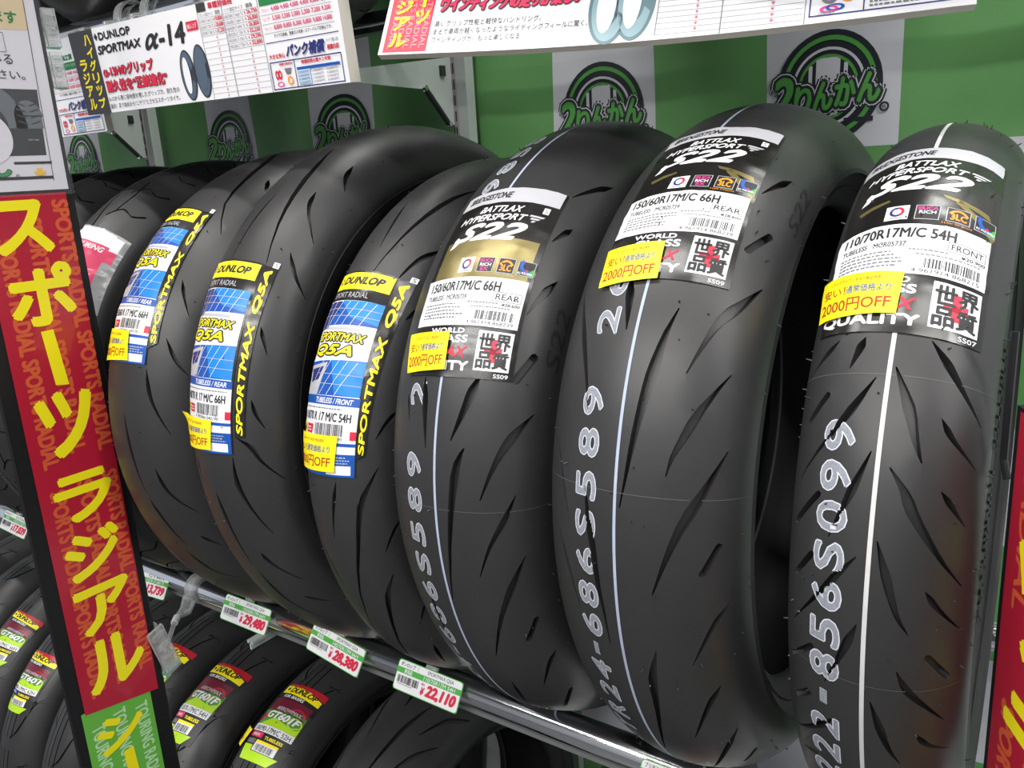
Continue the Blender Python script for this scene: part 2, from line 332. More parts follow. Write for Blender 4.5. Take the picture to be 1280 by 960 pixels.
def tread_mesh(t, grooves, depth=0.0075, paint=None, spews=70, seed=1, band=None):
    # the crown as one skin: grooves are cut in it with floor and walls, paint and raised letters lie on it, vent spews stand on it
    kx = t.R * 1000 * math.pi / 180; sm = t.smax * 1000
    polys = []
    for g in grooves:
        for sh in (0, 180):
            pts = [(max(-sm + 3, min(sm - 3, p[0] * (1 if sh == 0 else -1))), p[1] if sh == 0 else (p[1] - 180 if p[1] > 0 else p[1] + 180)) for p in g[0]]
            if band is None and sh and max(abs(p[1]) for p in pts) > 172: continue
            if sh and (max(p[1] for p in pts) - min(p[1] for p in pts) > 170): continue
            if sh and band: continue
            sp = spindle(pts, g[1] * (1.0 if band else 1.4), g[2], kx)
            sp = [Vector((max(-sm + 1.5, min(sm - 1.5, q.x)), max(-179 * kx, min(179 * kx, q.y)))) for q in sp]
            polys.append(sp)
    nS = 26; us = [-sm + 2 * sm * i / nS for i in range(nS + 1)]; vs = [(-180 + 3 * j) * kx for j in range(121)]
    co = []; edges = []
    for j, v in enumerate(vs):
        for u in us: co.append(Vector((u, v)))
    W = nS + 1
    for j in range(120): edges += [(j * W, (j + 1) * W), (j * W + nS, (j + 1) * W + nS)]
    for i in range(nS): edges += [(i, i + 1), (120 * W + i, 120 * W + i + 1)]
    faces = []
    for p in polys:
        o = len(co); co += p; faces.append(list(range(o, o + len(p))))
    vo, eo, fo, ov, oe, of = delaunay_2d_cdt(co, edges, faces, 0, 1e-4)
    top = {}; bot = {}; V = []; F = []; MI = []
    def T(i, low):
        dct = bot if low else top
        if i not in dct:
            q = vo[i]; dct[i] = len(V)
            V.append(t.at(q.x / 1000, q.y / kx, -depth if low else 0.0))
        return dct[i]
    side = {}
    for f, src in zip(fo, of):
        low = len(src) > 0
        F.append([T(i, low) for i in f]); MI.append(0)
        for a, b in zip(f, list(f[1:]) + [f[0]]):
            side.setdefault((min(a, b), max(a, b)), []).append((low, a, b))
    for k, l in side.items():
        if len(l) == 2 and l[0][0] != l[1][0]:
            _, a, b = l[0]
            F.append([T(a, False), T(b, False), T(b, True), T(a, True)]); MI.append(0)
    mb = MB(); mb.add(V, F, RUB); mb.m = [mb.mi(RUB)] * len(F)
    rnd = random.Random(seed)
    for _ in range(spews):
        s = rnd.uniform(-0.95, 0.95) * t.smax; th = rnd.uniform(-75, 100); p = t.at(s, th); q = t.at(s, th, 0.0026 * rnd.uniform(0.5, 1.2)) + Vector((rnd.uniform(-1, 1), rnd.uniform(-1, 1), rnd.uniform(-1, 1))) * 0.0008
        mb.tube([p, q], [0.0007, 0.0003], RUB, n=5)
    for _ in range(spews // 3):                                                    # longer ones along both shoulders
        sg = rnd.choice((-1, 1)); th = rnd.uniform(-75, 110); p = t.at(sg * t.smax * 0.985, th); q = p + Vector((sg * rnd.uniform(0.001, 0.0035), 0, rnd.uniform(-1, 1) * 0.002))
        mb.tube([p, q], [0.0006, 0.0003], RUB, n=5)
    me = bpy.data.meshes.new('tread'); me.from_pydata(mb.v, [], mb.f); me.materials.append(RUB)
    me.polygons.foreach_set('use_smooth', [True] * len(mb.f)); me.set_sharp_from_angle(angle=R_(32))
    if paint:
        def keep(u, v):
            for p in polys:
                if abs(p[0].x - u * 1000) < 90 and inside(p, u * 1000, -v * 1000): return False
            return True
        o = paint.build('paint', None, lambda u, v, off: t.at(u, -v * 1000 / kx, off), step=0.0001, cut=(0.004, 0.006), base=0.00015, keep=keep, grid=False)
        bm = bmesh.new(); bm.from_mesh(me); n0 = len(bm.faces)
        pm = o.data; remap = []
        for m in pm.materials: me.materials.append(m)
        bm.from_mesh(pm); bm.faces.ensure_lookup_table()
        for i in range(n0, len(bm.faces)): bm.faces[i].material_index += 1
        bm.to_mesh(me); bm.free(); bpy.data.objects.remove(o)
    return me

def revolve(t, prof, m, name, n=120, smooth=50, mats=None):
    mb = MB(); V = []; F = []; k = len(prof)
    for i in range(n):
        a = 2 * math.pi * i / n
        for x, r in prof: V.append((x, -r * math.cos(a), t.R + r * math.sin(a)))
    for i in range(n):
        for j in range(k - 1): F.append((i * k + j, i * k + j + 1, ((i + 1) % n) * k + j + 1, ((i + 1) % n) * k + j))
    mb.add(V, F, m)
    return mb

def build_tyre(name, label, t, tread, X, Z, group=None, cat='tyre', Y=0.0, sidetext=None, shell=None, yaw=0.0):
    root = thing(name, label, cat, (X, Y, Z - t.R), (0, 0, yaw), group=group)
    link('tread', tread, root)
    e = t.R - t.h
    if shell is None:
        shell = []
        for sg in (-1, 1):
            pr = [(sg * t.hw, e), (sg * (t.hw + 0.0012), e - 0.004), (sg * (t.hw + 0.0005), e - 0.012), (sg * (t.hw - 0.005), 0.238), (sg * (t.hw - 0.011), 0.226), (sg * (t.hw - 0.016), 0.2195), (sg * (t.hw - 0.019), 0.2165), (sg * (t.hw - 0.027), 0.2162), (sg * (t.hw - 0.029), 0.2185)]
            if e - 0.012 < 0.24: pr[2] = (sg * (t.hw - 0.001), 0.243)
            mb = revolve(t, pr, RUBS, 'sidewall')
            for rr in (e - 0.009, 0.2315):                                        # moulded rim lines
                n = 90
                x0 = sg * (t.hw + 0.0012) if rr > 0.24 else sg * (t.hw - 0.0068)
                mb.tube([(x0, -rr * math.cos(2 * math.pi * i / n), t.R + rr * math.sin(2 * math.pi * i / n)) for i in range(n + 1)], 0.0007, RUBS, n=6, caps=False)
            shell.append(mb)
        ip = [(-t.hw + 0.029, 0.2185), (-t.hw + 0.013, 0.240), (-t.hw + 0.009, e - 0.002), (-t.hw * 0.66, t.R - 0.012 - t.h * 0.3), (-t.hw * 0.3, t.R - 0.012), (t.hw * 0.3, t.R - 0.012), (t.hw * 0.66, t.R - 0.012 - t.h * 0.3), (t.hw - 0.009, e - 0.002), (t.hw - 0.013, 0.240), (t.hw - 0.029, 0.2185)]
        shell.append(revolve(t, ip, RUBI, 'inner_liner'))
    for mb, nm in zip(shell, ('sidewall', 'sidewall', 'inner_liner')):
        o = mb.build(nm, root, smooth=50)
    if sidetext:
        a = Art(); txt, th0, th1 = sidetext; rm = (e + 0.226) / 2
        a.text(txt, 0, 0, R_(th0 - th1) * rm, 0.014, RUBS, 1, bold=0.02)
        def fm(u, v, off):
            th = R_(th0) - u / rm; r = rm + 0.011 - v
            x = t.hw + 0.0008 - max(0, e - 0.012 - r) * 0.36 + off
            return Vector((x, -r * math.cos(th), t.R + r * math.sin(th)))
        a.build('raised_lettering', root, fm, base=0.0008, cut=(0.006, 0.006))
    return root

def bil(TL, TR, BR, BL, W, H):
    def f(u, v):
        a = u / W; b = v / H
        return tuple((TL[i] * (1 - a) + TR[i] * a) * (1 - b) + (BL[i] * (1 - a) + BR[i] * a) * b for i in (0, 1))
    return f
def label_map(t, corners, W, H, lift=0.0007, crinkle=0.0009, seed=0.0, curl=None):
    f = bil(*corners, W, H)
    def m(u, v, off):
        s, th = f(u, v)
        z = noise.noise(Vector((u * 0.06 + seed, v * 0.05, seed))) + 0.45 * noise.noise(Vector((u * 0.17 + v * 0.05, v * 0.16, seed + 5)))
        d = lift + crinkle * max(0.0, z) + off
        if curl: d += curl(u, v)
        return t.at(s / 1000, th, d)
    return m

def sport_label(parent, t, corners, size, rear, code, price, tail, gold, seed):
    # long tread label: silver bar, white lettering on black film, feature icons, white data panel, quality block
    W, H = 95.0, 162.0; a = Art()
    film = FILM
    a.rect(0, 0, W, H, film, 0)
    if gold: a.rect(6, 52, W - 5, 86, GOLD, 1)  # bright gold reflection of the film painted as a flat patch
    else:
        for p in ([(60, 58), (88, 64), (90, 69), (62, 61)], [(70, 60), (94, 82), (92, 86), (68, 64)], [(10, 66), (30, 62), (31, 64), (12, 70)]): a.poly(p, GOLD, 1)  # narrow gold reflections painted as streaks on the dark film
    a.rect(0, 0, W - 2, 16, LGR, 1)
    a.text('BRIDGESTONE', 7, 4.5, 50, 11.5, BLK, 2, 0.035, 0.3)
    a.text('BATTLAX', 27, 20, 66, 26.5, WHT, 2, 0.035, 0.35)
    a.text('HYPERSPORT', 10, 28.5, 72, 35, WHT, 2, 0.035, 0.35)
    for k in range(3): a.poly([(74 + k * 1.5, 28 + 2.6 * k), (86 - k * 3, 28.4 + 2.6 * k), (84 - k * 3, 30 + 2.6 * k), (73 + k * 1.5, 29.8 + 2.6 * k)], LGR, 2)
    if seed != 3: a.rect(82, 19, 87, 25, WHT, 2); a.text('S', 83.3, 20, 85.7, 24, BLK, 3)
    a.text('S22', 12, 37, 76, 54, WHT, 2, 0.055, 0.5)
    a.poly([(13, 52.5), (20, 52.5), (15, 57.5), (10, 59)], WHT, 2)
    y = 69.5
    for k, u in enumerate((30, 47, 64, 80)):
        a.rect(u, y, u + 13.5, y + 12.5, WHT if k == 0 else LGR, 2)
        if k: a.rect(u + .5, y + .5, u + 13, y + 12, BLK, 3)
        if k == 0: a.ring(u + 6.7, y + 5.6, 2.6, 4.3, NAV, 3); a.ring(u + 6.7, y + 5.6, 2.6, 4.3, RED, 4, -80, 60); a.rect(u + 3, y + 10.6, u + 10.5, y + 11.3, GRY, 3)
        if k == 1:
            a.text('SILICA', u + 1.2, y + 1.5, u + 12.3, y + 4.3, PNK, 4, 0.03); a.text('RICH', u + 2.2, y + 5, u + 11.5, y + 7.8, WHT, 4, 0.03)
            if rear: a.text('EX', u + 3.5, y + 8.4, u + 10, y + 11.3, PNK, 4, 0.03)
        if k == 2: a.ring(u + 6.7, y + 8, 4.6, 6.2, ORG, 4, 205, 335); a.text('3LC', u + 2.2, y + 5.3, u + 11.5, y + 10.8, ORG, 4, 0.04)
        if k == 3: a.ring(u + 8.5, y + 3.5, 4.6, 7.2, BLU, 4, 70, 215); a.poly([(u + 13, y + 5), (u + 13, y + 12), (u + 7.5, y + 12)], LGN, 4); a.disc(u + 7.6, y + 8.2, 1.1, RED, 5, 12); a.text('RC POLYMER', u + 1, y + 9.6, u + 12.5, y + 11.5, WHT, 6, 0.03)
    a.text('3 Layer Compound', 62, 82.6, 79, 84.3, ORG if not gold else LGR, 2)
    a.rect(0, 86, W - 3, 124, WHT, 1)
    a.text(size, 6, 89, 72, 97, BLK, 2, 0.035)
    a.text('TUBELESS   MCR' + code, 6, 100, 46, 104, BLK, 2, 0.02)
    r0 = 'REAR' if rear else 'FRONT'
    a.frame(68, 97, 90, 104.5, 0.45, GRY, 2); a.text(r0, 70, 98.5, 88.5, 103, BLK, 2, 0.01)
    a.micro(6, 107, 46, 5, 2.6, GRY, 2, seed=seed)
    a.micro(48, 105.5, 74, 1, 2.2, GRY, 2, seed=seed + 1); a.text(price, 76, 105.3, 90, 108, BLK, 2, 0.03); a.micro(52, 108.8, 91, 1, 2.0, GRY, 2, seed=seed + 2)
    a.barcode(57, 112, 88, 119, BLK, 2, seed); a.text('4 961914 868' + tail, 51, 119.8, 88, 122.6, BLK, 2)
    a.text('MADE IN JAPAN', 32, 121, 46, 122.4, GRY, 2)
    a.text('WORLD', 20, 126, 52, 130, WHT, 2, 0.05); a.text('CLASS', 22, 131, 56, 137, WHT, 2, 0.05)
    a.text('BATTLAX', 3, 139.5, 57, 147.5, RED, 2, 0.045, 0.25); a.text('QUALITY', 2, 150, 60, 158.5, WHT, 2, 0.055)
    a.rect(64, 127, 91, 156, WHT, 2)
    a.rect(70.5, 139, 84, 144, RED, 3); a.rect(75, 133, 80, 150, RED, 3)
    for k, ch in enumerate('世界品質'):
        u = 65.2 + 12.6 * (k % 2); v = 128.5 + 13.4 * (k // 2); a.text(ch, u, v, u + 12, v + 12.6, BLK, 4, 0.035)
    a.text('SS09' if rear else 'SS07', 80, 157.6, 91, 160.6, WHT, 2, 0.02)
    lab = a.build('product_label', parent, label_map(t, corners, W, H, crinkle=0.0012, seed=seed * 3.1), step=0.00011, cut=(5.0, 3.0), smooth=True)
    return lab

def discount_sticker(lab, t, corners, seed, curl=None):
    W, H = 51.0, 31.0; a = Art()
    a.rect(0, 0, W, H, YEL, 0)
    a.text('こちらのタイヤ１本まで単品特売', 9, 3.4, 40, 6.2, DRD, 1)
    a.text('安い！', 4, 8.5, 20, 15.5, DRD, 1, 0.01); a.text('通常価格より', 20.5, 9, 46, 14.8, BLU, 1, 0.008)
    a.text('2000円OFF', 2.5, 18, 47, 27.5, DRD, 1, 0.012)
    return a.build('discount_sticker', lab, label_map(t, corners, W, H, lift=0.0028, crinkle=0.0008, seed=seed + 20, curl=curl), step=0.00011, cut=(4.0, 3.0), smooth=True)

def radial_label(parent, t, col, strip, pos, size, code, seed):
    # column with maker band, blue graphics, data panel; slanting black strip with yellow lettering on its right
    W, H = 64.0, 190.0; a = Art(); BK = FILM
    a.rect(-1, -2, W, H, BK, 0)
    a.rect(0, 0, W - 3, 17.5, YEL, 1)
    a.text('DUNLOP', 9, 4.2, 54, 12.5, BLK, 2, 0.06, 0.25); a.poly([(2, 8.5), (5.5, 4.5), (8, 8.2), (5, 12.5)], BLK, 2); a.poly([(3.8, 8.4), (5.5, 6.2), (6.8, 8.3), (5.2, 10.6)], YEL, 3)
    a.text('SPORT RADIAL', 3, 20.5, 45, 26, LGR, 2, 0.0)
    a.rect(0, 29, W - 2, 118, WHT, 1)
    a.poly([(0, 31), (W - 2, 29), (W - 2, 52), (0, 54)], BLU, 2); a.poly([(20, 29.5), (W - 2, 29), (W - 2, 50), (36, 46)], CYA, 3)
    a.poly([(0, 30), (20, 30), (12, 56), (0, 58)], NAV, 3)
    a.rect(0, 55, W - 14, 58, LGR, 2)
    a.poly([(0, 88), (W - 2, 84), (W - 2, 117), (0, 118)], BLU, 2); a.poly([(30, 86), (W - 2, 85), (W - 2, 117), (40, 116)], CYA, 3)
    a.poly([(0, 92), (26, 88), (20, 118), (0, 118)], LGR, 3); a.poly([(4, 95), (22, 92), (18, 104), (5, 107)], NAV, 4)
    for k in range(7):
        u = 4 + k * 8.5; a.poly([(u, 30), (u + .5, 30), (u - 9.5, 56), (u - 10, 56)] if k > 1 else [(u, 30), (u + .5, 30), (u - 3, 56), (u - 3.5, 56)], WHT, 4)
        if k > 1: a.poly([(u, 86), (u + .5, 86), (u - 14.5, 117), (u - 15, 117)], WHT, 5)
    for v in (37, 44, 98, 107): a.rect(0, v, W - 2, v + .45, LGR, 4)
    a.otext('SPORTMAX', 4, 60.5, 56, 68.5, YEL, BLK, 5, 0.025, 0.14, 0.25)
    a.otext('Q5A', 3, 71.5, 48, 83, YEL, BLK, 5, 0.04, 0.11, 0.3)
    a.rect(0, 118, W - 1, 126, BLU, 1); a.text('TUBELESS / ' + pos, 20, 119.6, 58, 124.6, WHT, 2, 0.025, 0.25)
    a.rect(0, 126, W - 1, 162, WHT, 1); a.micro(2, 128.5, 60, 1, 2.4, GRY, 2, seed=seed)
    a.text(size, 3, 132.5, 58, 140.5, BLK, 2, 0.03)
    a.rect(1, 144, 8, 153.5, YEL, 2); a.text('A', 1.8, 145, 7, 152.5, BLK, 3, 0.01); a.rect(9, 144.5, 20, 153, RED, 2); a.micro(10.5, 147, 18.5, 2, 2.6, WHT, 3, seed=seed)
    a.barcode(24, 142.5, 52, 153, BLK, 2, seed); a.text('4 982866 040190', 22, 154, 52, 157, BLK, 2); a.rect(58, 148, W - 1, 156, RED, 2)
    a.rect(0, 159, W - 1, 162, BLU, 2); a.rect(0, 162, W - 1, 169, WHT, 1); a.text(code, 26, 163.6, 44, 167.4, BLK, 2); a.micro(3, 164.4, 22, 1, 2.4, GRY, 2, seed=seed + 3)
    a.rect(0, 169, W - 1, H, BLU, 1); a.micro(36, 171.5, 61, 3, 2.6, LGR, 2, h=.4, seed=seed + 5); a.rect(38, 172 + 7.5, 60, H - 2, WHT, 2)
    lab = a.build('product_label', parent, label_map(t, col, W, H, crinkle=0.0012, seed=seed * 2.3), step=0.00011, cut=(4.0, 3.0), smooth=True)
    b = Art(); W2, H2 = 15.0, 165.0
    b.rect(-0.5, 0, W2 + 1, H2, BK, 0)
    b.text('SPORTMAX', 2.5, 56, 13, H2 - 1.5, YEL, 1, 0.05, 0.25, rot=-90); b.text('Q5A', 2.5, 3.5, 13, 48, YEL, 1, 0.06, 0.25, rot=-90)
    b.rect(9, -5.5, 16, 0.5, WHT, 1); b.text('S', 11, -4.6, 14, -0.4, BLK, 2)
    b.build('name_strip', lab, label_map(t, strip, W2, H2, lift=0.0012, crinkle=0.0013, seed=seed * 2.3 + 9), step=0.00011, cut=(4.0, 3.0), smooth=True)
    return lab

# ------------------------------------------------------------------ the setting
WALL_Y = 0.43
mb = MB(); mb.box((-6.0, WALL_Y, -1.35), (4.6, WALL_Y + 0.08, 2.0), mat('wall_panel', (196, 200, 200), 0.6, noise_amt=0.04, noise_scale=12))
struct(mb.build('wall_back'))
mb = MB(); mb.box((-6.0, -4.5, -1.40), (4.6, WALL_Y + 0.08, -1.35), mat('vinyl_floor', (84, 85, 88), 0.35, noise_amt=0.06, noise_scale=9, rough_var=0.08))
struct(mb.build('floor'))
mb = MB(); mb.box((-6.0, -4.5, 1.95), (4.6, WALL_Y + 0.08, 2.0), mat('ceiling_board', (120, 120, 120), 0.7, noise_amt=0.03, noise_scale=8))
struct(mb.build('ceiling'))
mb = MB(); mb.box((-6.0, -4.58, -1.40), (4.6, -4.5, 2.0), mat('far_wall_grey', (176, 178, 182), 0.6, noise_amt=0.1, noise_scale=6))
struct(mb.build('wall_front'))

# rack: slotted uprights, chrome bars in pairs, brackets
ZB, ZR = -0.285, -0.262           # front and rear bar of the middle row
UP, DN = 0.745, -0.74             # the same pair higher and lower
rack = tag(thing('tire_rack', '', ''), 'chrome bar rack with slotted grey uprights carrying the rows of tyres', 'rack')
for ux in (-2.672, -1.776, -0.880, 0.016):
    mb = MB(); mb.box((ux - 0.016, 0.372, -1.35), (ux + 0.016, 0.394, 1.5), STEEL)
    u = mb.build('upright', rack)
    mb = MB(); mb.box((ux - 0.016, 0.3705, -1.35), (ux - 0.003, 0.3722, 1.5), mat('slotted_channel', (168, 160, 160), 0.5))
    dk = mat('slot_shadow', (30, 30, 30), 0.7)
    z = -0.5
    while z < 0.75:
        for sx in (-0.0125, -0.0075): mb.box((ux + sx - 0.0011, 0.3700, z), (ux + sx + 0.0011, 0.3712, z + 0.016), dk)
        z += 0.025
    mb.build('slot_strip', u)
for zo in (0.0, UP, DN):
    mb = MB(); mb.tube([(-3.6, -0.150, ZB + zo), (0.6, -0.150, ZB + zo)], 0.016, CHROME, n=40); mb.build('front_bar', rack, smooth=40)
    mb = MB(); mb.tube([(-3.6, 0.190, ZR + zo), (0.6, 0.190, ZR + zo)], 0.016, CHROME, n=32); mb.build('rear_bar', rack, smooth=40)
    mb = MB(); mb.box((-3.6, -0.158, ZB + zo - 0.0215), (0.6, -0.144, ZB + zo - 0.0165), DSTEEL); mb.build('bar_support', rack)
    for ux in (-2.685, -1.789, -0.893, 0.003):
        dz = zo - UP
        mb = MB()
        if zo == UP:
            pl = [(0.385, 0.453), (0.14, 0.418), (-0.16, 0.412), (-0.16, 0.398), (0.14, 0.401), (0.30, 0.398), (0.355, 0.346), (0.385, 0.344)]
        else:
            pl = [(0.385, 0.420), (0.14, 0.412), (-0.16, 0.412), (-0.16, 0.400), (0.14, 0.396), (0.30, 0.390), (0.355, 0.350), (0.385, 0.344)]
        mb.prism([(y, z + dz) for y, z in pl], 'x', ux - 0.0014, ux + 0.0014, STEEL)
        mb.box((ux - 0.006, -0.16, 0.409 + dz), (ux + 0.006, 0.14, 0.413 + dz), STEEL)
        b = mb.build('bracket', rack)
        mb = MB(); mb.tube([(ux + 0.002, 0.303, 0.397 + dz), (ux + 0.002, 0.351, 0.349 + dz)], 0.0048, mat('dark_brace', (60, 62, 64), 0.35, metal=0.4), n=10)
        for p in ((0.298, 0.400), (0.353, 0.346)): mb.tube([(ux, p[0], p[1] + dz), (ux + 0.008, p[0], p[1] + dz)], 0.004, CHROME, n=10)
        mb.box((ux - 0.004, 0.340, 0.420 + dz), (ux + 0.005, 0.352, 0.436 + dz), mat('dark_brace', (60, 62, 64)))
        mb.build('brace', b)

# ------------------------------------------------------------------ chequered shop banner hung on the back wall
BY = 0.412
def wave(u, z):
    return 0.0035 * math.sin(u * 31 + 0.8 * math.sin(z * 9)) + 0.003 * math.sin(u * 13.3 + z * 7.1) + 0.007 * noise.noise(Vector((u * 7, z * 5, 2.2))) + 0.0012 * noise.noise(Vector((u * 19, z * 15, 4.1)))
BG = mat('banner_green', (98, 156, 90), 0.55, noise_amt=0.05, noise_scale=14, bump=0.1)
BW = mat('banner_white', (206, 208, 214), 0.5, noise_amt=0.03, noise_scale=14, bump=0.1)
LDK = mat('banner_navy_print', (24, 30, 40), 0.5); LGRN = mat('banner_logo_green', (78, 156, 66), 0.5)
cols = [-2.70, -2.55, -2.38, -2.205, -2.045, -1.83, -1.609, -1.4555, -1.273, -1.114, -0.90, -0.7245, -0.552, -0.3846, -0.2157, 0.16, 0.34]
cw = [False] * 16
for i in (1, 3, 6, 8, 11, 13): cw[i] = True
rows = [1.2, 0.268, 0.10, -0.0895, -0.2505, -0.42, -0.5865, -0.75, -0.91]
mb = MB()
bx = []
for a, b in zip(cols[:-1], cols[1:]):
    n = max(2, int((b - a) / 0.02))
    for i in range(n): bx.append((a + (b - a) * i / n, a + (b - a) * (i + 1) / n, cols.index(a)))
bz = []
for j, (a, b) in enumerate(zip(rows[:-1], rows[1:])):
    n = max(2, int((a - b) / 0.025))
    for i in range(n): bz.append((a + (b - a) * i / n, a + (b - a) * (i + 1) / n, j))
xs = [q[0] for q in bx] + [bx[-1][1]]; zs = [q[0] for q in bz] + [bz[-1][1]]
V = [(x, BY + wave(x, z), z) for z in zs for x in xs]; W = len(xs)
for j in range(len(bz)):
    for i in range(len(bx)):
        wh = cw[bx[i][2]] ^ (bz[j][2] % 2 == 1)
        mb.m.append(mb.mi(BW if wh else BG)); mb.f.append([j * W + i, j * W + i + 1, (j + 1) * W + i + 1, (j + 1) * W + i])
mb.v = V
ban = mb.build('banner', smooth=60)
tag(ban, 'green and white chequered cloth shop banner hung behind the tyres', 'banner')
for cx, cz in ((-1.540, 0.357), (-1.190, 0.355), (-0.637, 0.346), (-0.303, 0.345), (-2.124, 0.357)):
    a = Art(); r = 0.070
    a.disc(0, 0, r, LDK, 1); a.ring(0, 0, r * .90, r * .82, LGRN, 2); a.ring(0, 0, r * .70, r * .65, BW, 2); a.ring(0, 0, r * .575, r * .52, LGRN, 2)
    a.rect(-0.016, -0.036, 0.016, 0.036, BW, 2); a.rect(-0.026, -0.028, -0.021, 0.028, BW, 2); a.rect(0.021, -0.028, 0.026, 0.028, BW, 2)
    for e, m, ly in ((0.0075, LDK, 3), (0.0052, BW, 4), (0.0036, LDK, 5), (0.0, LGRN, 6)):
        for k, (ch, u0, v0, u1, v1) in enumerate((('2', -0.078, -0.018, -0.046, 0.034), ('り', -0.045, -0.004, -0.020, 0.032), ('ん', -0.019, -0.008, 0.009, 0.029), ('か', 0.010, -0.011, 0.038, 0.026), ('ん', 0.039, -0.014, 0.068, 0.023))):
            g = (0.04 * (v1 - v0) + e) / (v1 - v0 + 2 * e)
            a.text(ch, u0 - e, v0 - e, u1 + e, v1 + e, m, ly + 0.0, g, 0.15 if k == 0 else 0.05)
    a.rect(-0.084, 0.040, 0.060, 0.046, LDK, 2); a.poly([(-0.020, 0.060), (-0.008, 0.051), (0.0, 0.049), (0.010, 0.052), (0.020, 0.058), (0.0, 0.062)], mat('hat_yellow', (205, 170, 60), 0.5), 4)
    a.ring(0.073, 0.030, 0.0035, 0.006, LDK, 6); a.text('R', 0.0710, 0.028, 0.0752, 0.0325, LDK, 6)
    a.build('printed_logo', ban, lambda u, v, off, cx=cx, cz=cz: Vector((cx + u * .96, BY + wave(cx + u * .96, cz - v) - off, cz - v)), step=0.00025, base=0.0018, cut=(0.012, 0.012))

# ------------------------------------------------------------------ tyres of the middle row
t150 = Tyre(0.306, 0.0760, 0.0590); t140 = Tyre(0.314, 0.0648, 0.0509); t110 = Tyre(0.293, 0.0545, 0.0455); t135 = Tyre(0.305, 0.060, 0.048)
Z110 = -0.0160
def ink(t, chars, s0, s1, size=4.1, line=None, lm=LINE, lw=0.0022):
    a = Art(); kx = t.R * math.pi / 180
    if line is not None:
        v = -118
        while v < 118:
            a.rect(line - lw / 2, -(v + 2) * kx, line + lw / 2, -v * kx, lm, 0); v += 2
    for ch, th in chars:
        if ch == ' ': continue
        L = size * kx / 2; c = -th * kx
        if ch == '-': L *= 0.62; q0, q1 = s0 * .62 + s1 * .38, s0 * .38 + s1 * .62
        else: q0, q1 = s0, s1
        a.otext(ch, q0, c - L, q1, c + L, PAINTG, PAINT, 1, 0.012, 0.045, 0, rot=-90)
    return a
seqB3 = [(c, 22.9 - 4.85 * i) for i, c in enumerate('990S658-222-')]
kB = [(36.6, '6'), (31.2, '2'), (20.4, '9'), (15.0, '8'), (9.4, '5'), (4.2, 'S'), (-1.0, '6'), (-6.1, '8'), (-11.0, '6'), (-15.4, '-'), (-19.6, '4'), (-24.4, '2'), (-29.4, 'R'), (-34.4, 'Y')]
more = [(56 + 5.2 * i, c) for i, c in enumerate('985S')]
pB3 = ink(t110, seqB3, -0.0335, -0.0142, 3.55, 0.0, LINEW, 0.0026)
pB2 = ink(t150, [(c, th) for th, c in kB], -0.0310, -0.0135, 3.6, 0.0020)
pB1 = ink(t150, [(c, th - 12.5) for th, c in kB] + [(c, th) for th, c in more], -0.0287, -0.0118, 3.6, 0.0030)
pB1.text('S22', 0.084, -36 * t150.R * math.pi / 180, 0.098, -25 * t150.R * math.pi / 180, RUBS, 1, 0.0, 0.2, rot=-90)
pB2.text('S22', 0.084, -62 * t150.R * math.pi / 180, 0.096, -52 * t150.R * math.pi / 180, RUBS, 1, 0.0, 0.2, rot=-90)
SEAM = mat('mould_seam_line', (84, 85, 88), 0.5)
for a, t, th in ((pB1, t150, 2.0), (pB2, t150, 9.3), (pB3, t110, -7.0), (pB3, t110, 30.5)):
    v = -th * t.R * math.pi / 180; a.rect(-t.smax * .94, v, t.smax * .94, v + 0.0005, SEAM, 0)
def stamp(a, t, spots, seed):
    rnd = random.Random(seed); kx = t.R * math.pi / 180                             # dotted stencil marks
    for s, th, n in spots:
        for i in range(n):
            aa = i / n * 2 * math.pi; rr = 0.006 + 0.002 * math.sin(3 * aa)
            a.rect(s + rr * .7 * math.cos(aa), -th * kx + rr * 1.6 * math.sin(aa), s + rr * .7 * math.cos(aa) + .0006, -th * kx + rr * 1.6 * math.sin(aa) + .0006, mat('stencil_dots', (120, 120, 122), 0.6), 0)
pT1, pT2, pT3 = Art(), Art(), Art()
stamp(pT1, t150, [(-0.03, 62, 26), (-0.035, 5, 30), (-0.036, -10, 30), (-0.02, 70, 20)], 1)
stamp(pT2, t140, [(-0.02, 50, 24), (-0.01, 45, 24), (-0.025, -5, 34), (-0.022, 58, 26)], 2)
stamp(pT3, t110, [(-0.025, -1, 30), (-0.02, -11, 34), (-0.018, -22, 30)], 3)
pT2.text('DUNLOP', 0.074, 5 * t140.R * math.pi / 180, 0.084, 27 * t140.R * math.pi / 180, RUB, 1, 0.0, 0.0, rot=90)

tyre = build_tyre('motorcycle_tyre', 'smooth black sport tyre, leftmost of the three with blue and yellow labels', t150, tread_mesh(t150, GROOVES['T1'], paint=pT1, seed=11), -0.8467, 0.0007, 'sport tyres with blue and yellow labels', yaw=0.0012)
lb = radial_label(tyre, t150, ((-40, 53.6), (29, 52.3), (35, 17.1), (-47, 17.0)), ((30, 52.6), (39.5, 52.7), (44, 21.7), (35.0, 20.5)), 'REAR', '150/60 R 17 M/C 66H', 'N6815', 1)
discount_sticker(lb, t150, ((-50, 23.9), (7, 23.4), (12, 17.6), (-47, 16.9)), 1)
tyre = build_tyre('motorcycle_tyre', 'sport tyre with dog-eared yellow sticker, middle one of three with blue and yellow labels', t140, tread_mesh(t140, GROOVES['T2'], paint=pT2, seed=12), -0.6775, 0.0092, 'sport tyres with blue and yellow labels', yaw=-0.0231)
lb = radial_label(tyre, t140, ((-35, 36.4), (37.5, 36.3), (32.5, 1.9), (-44, 1.8)), ((37.5, 36.4), (50, 36.5), (45, 5.1), (36.5, 5.0)), 'REAR', '140/70 R 17 M/C 66H', 'N6810', 2)
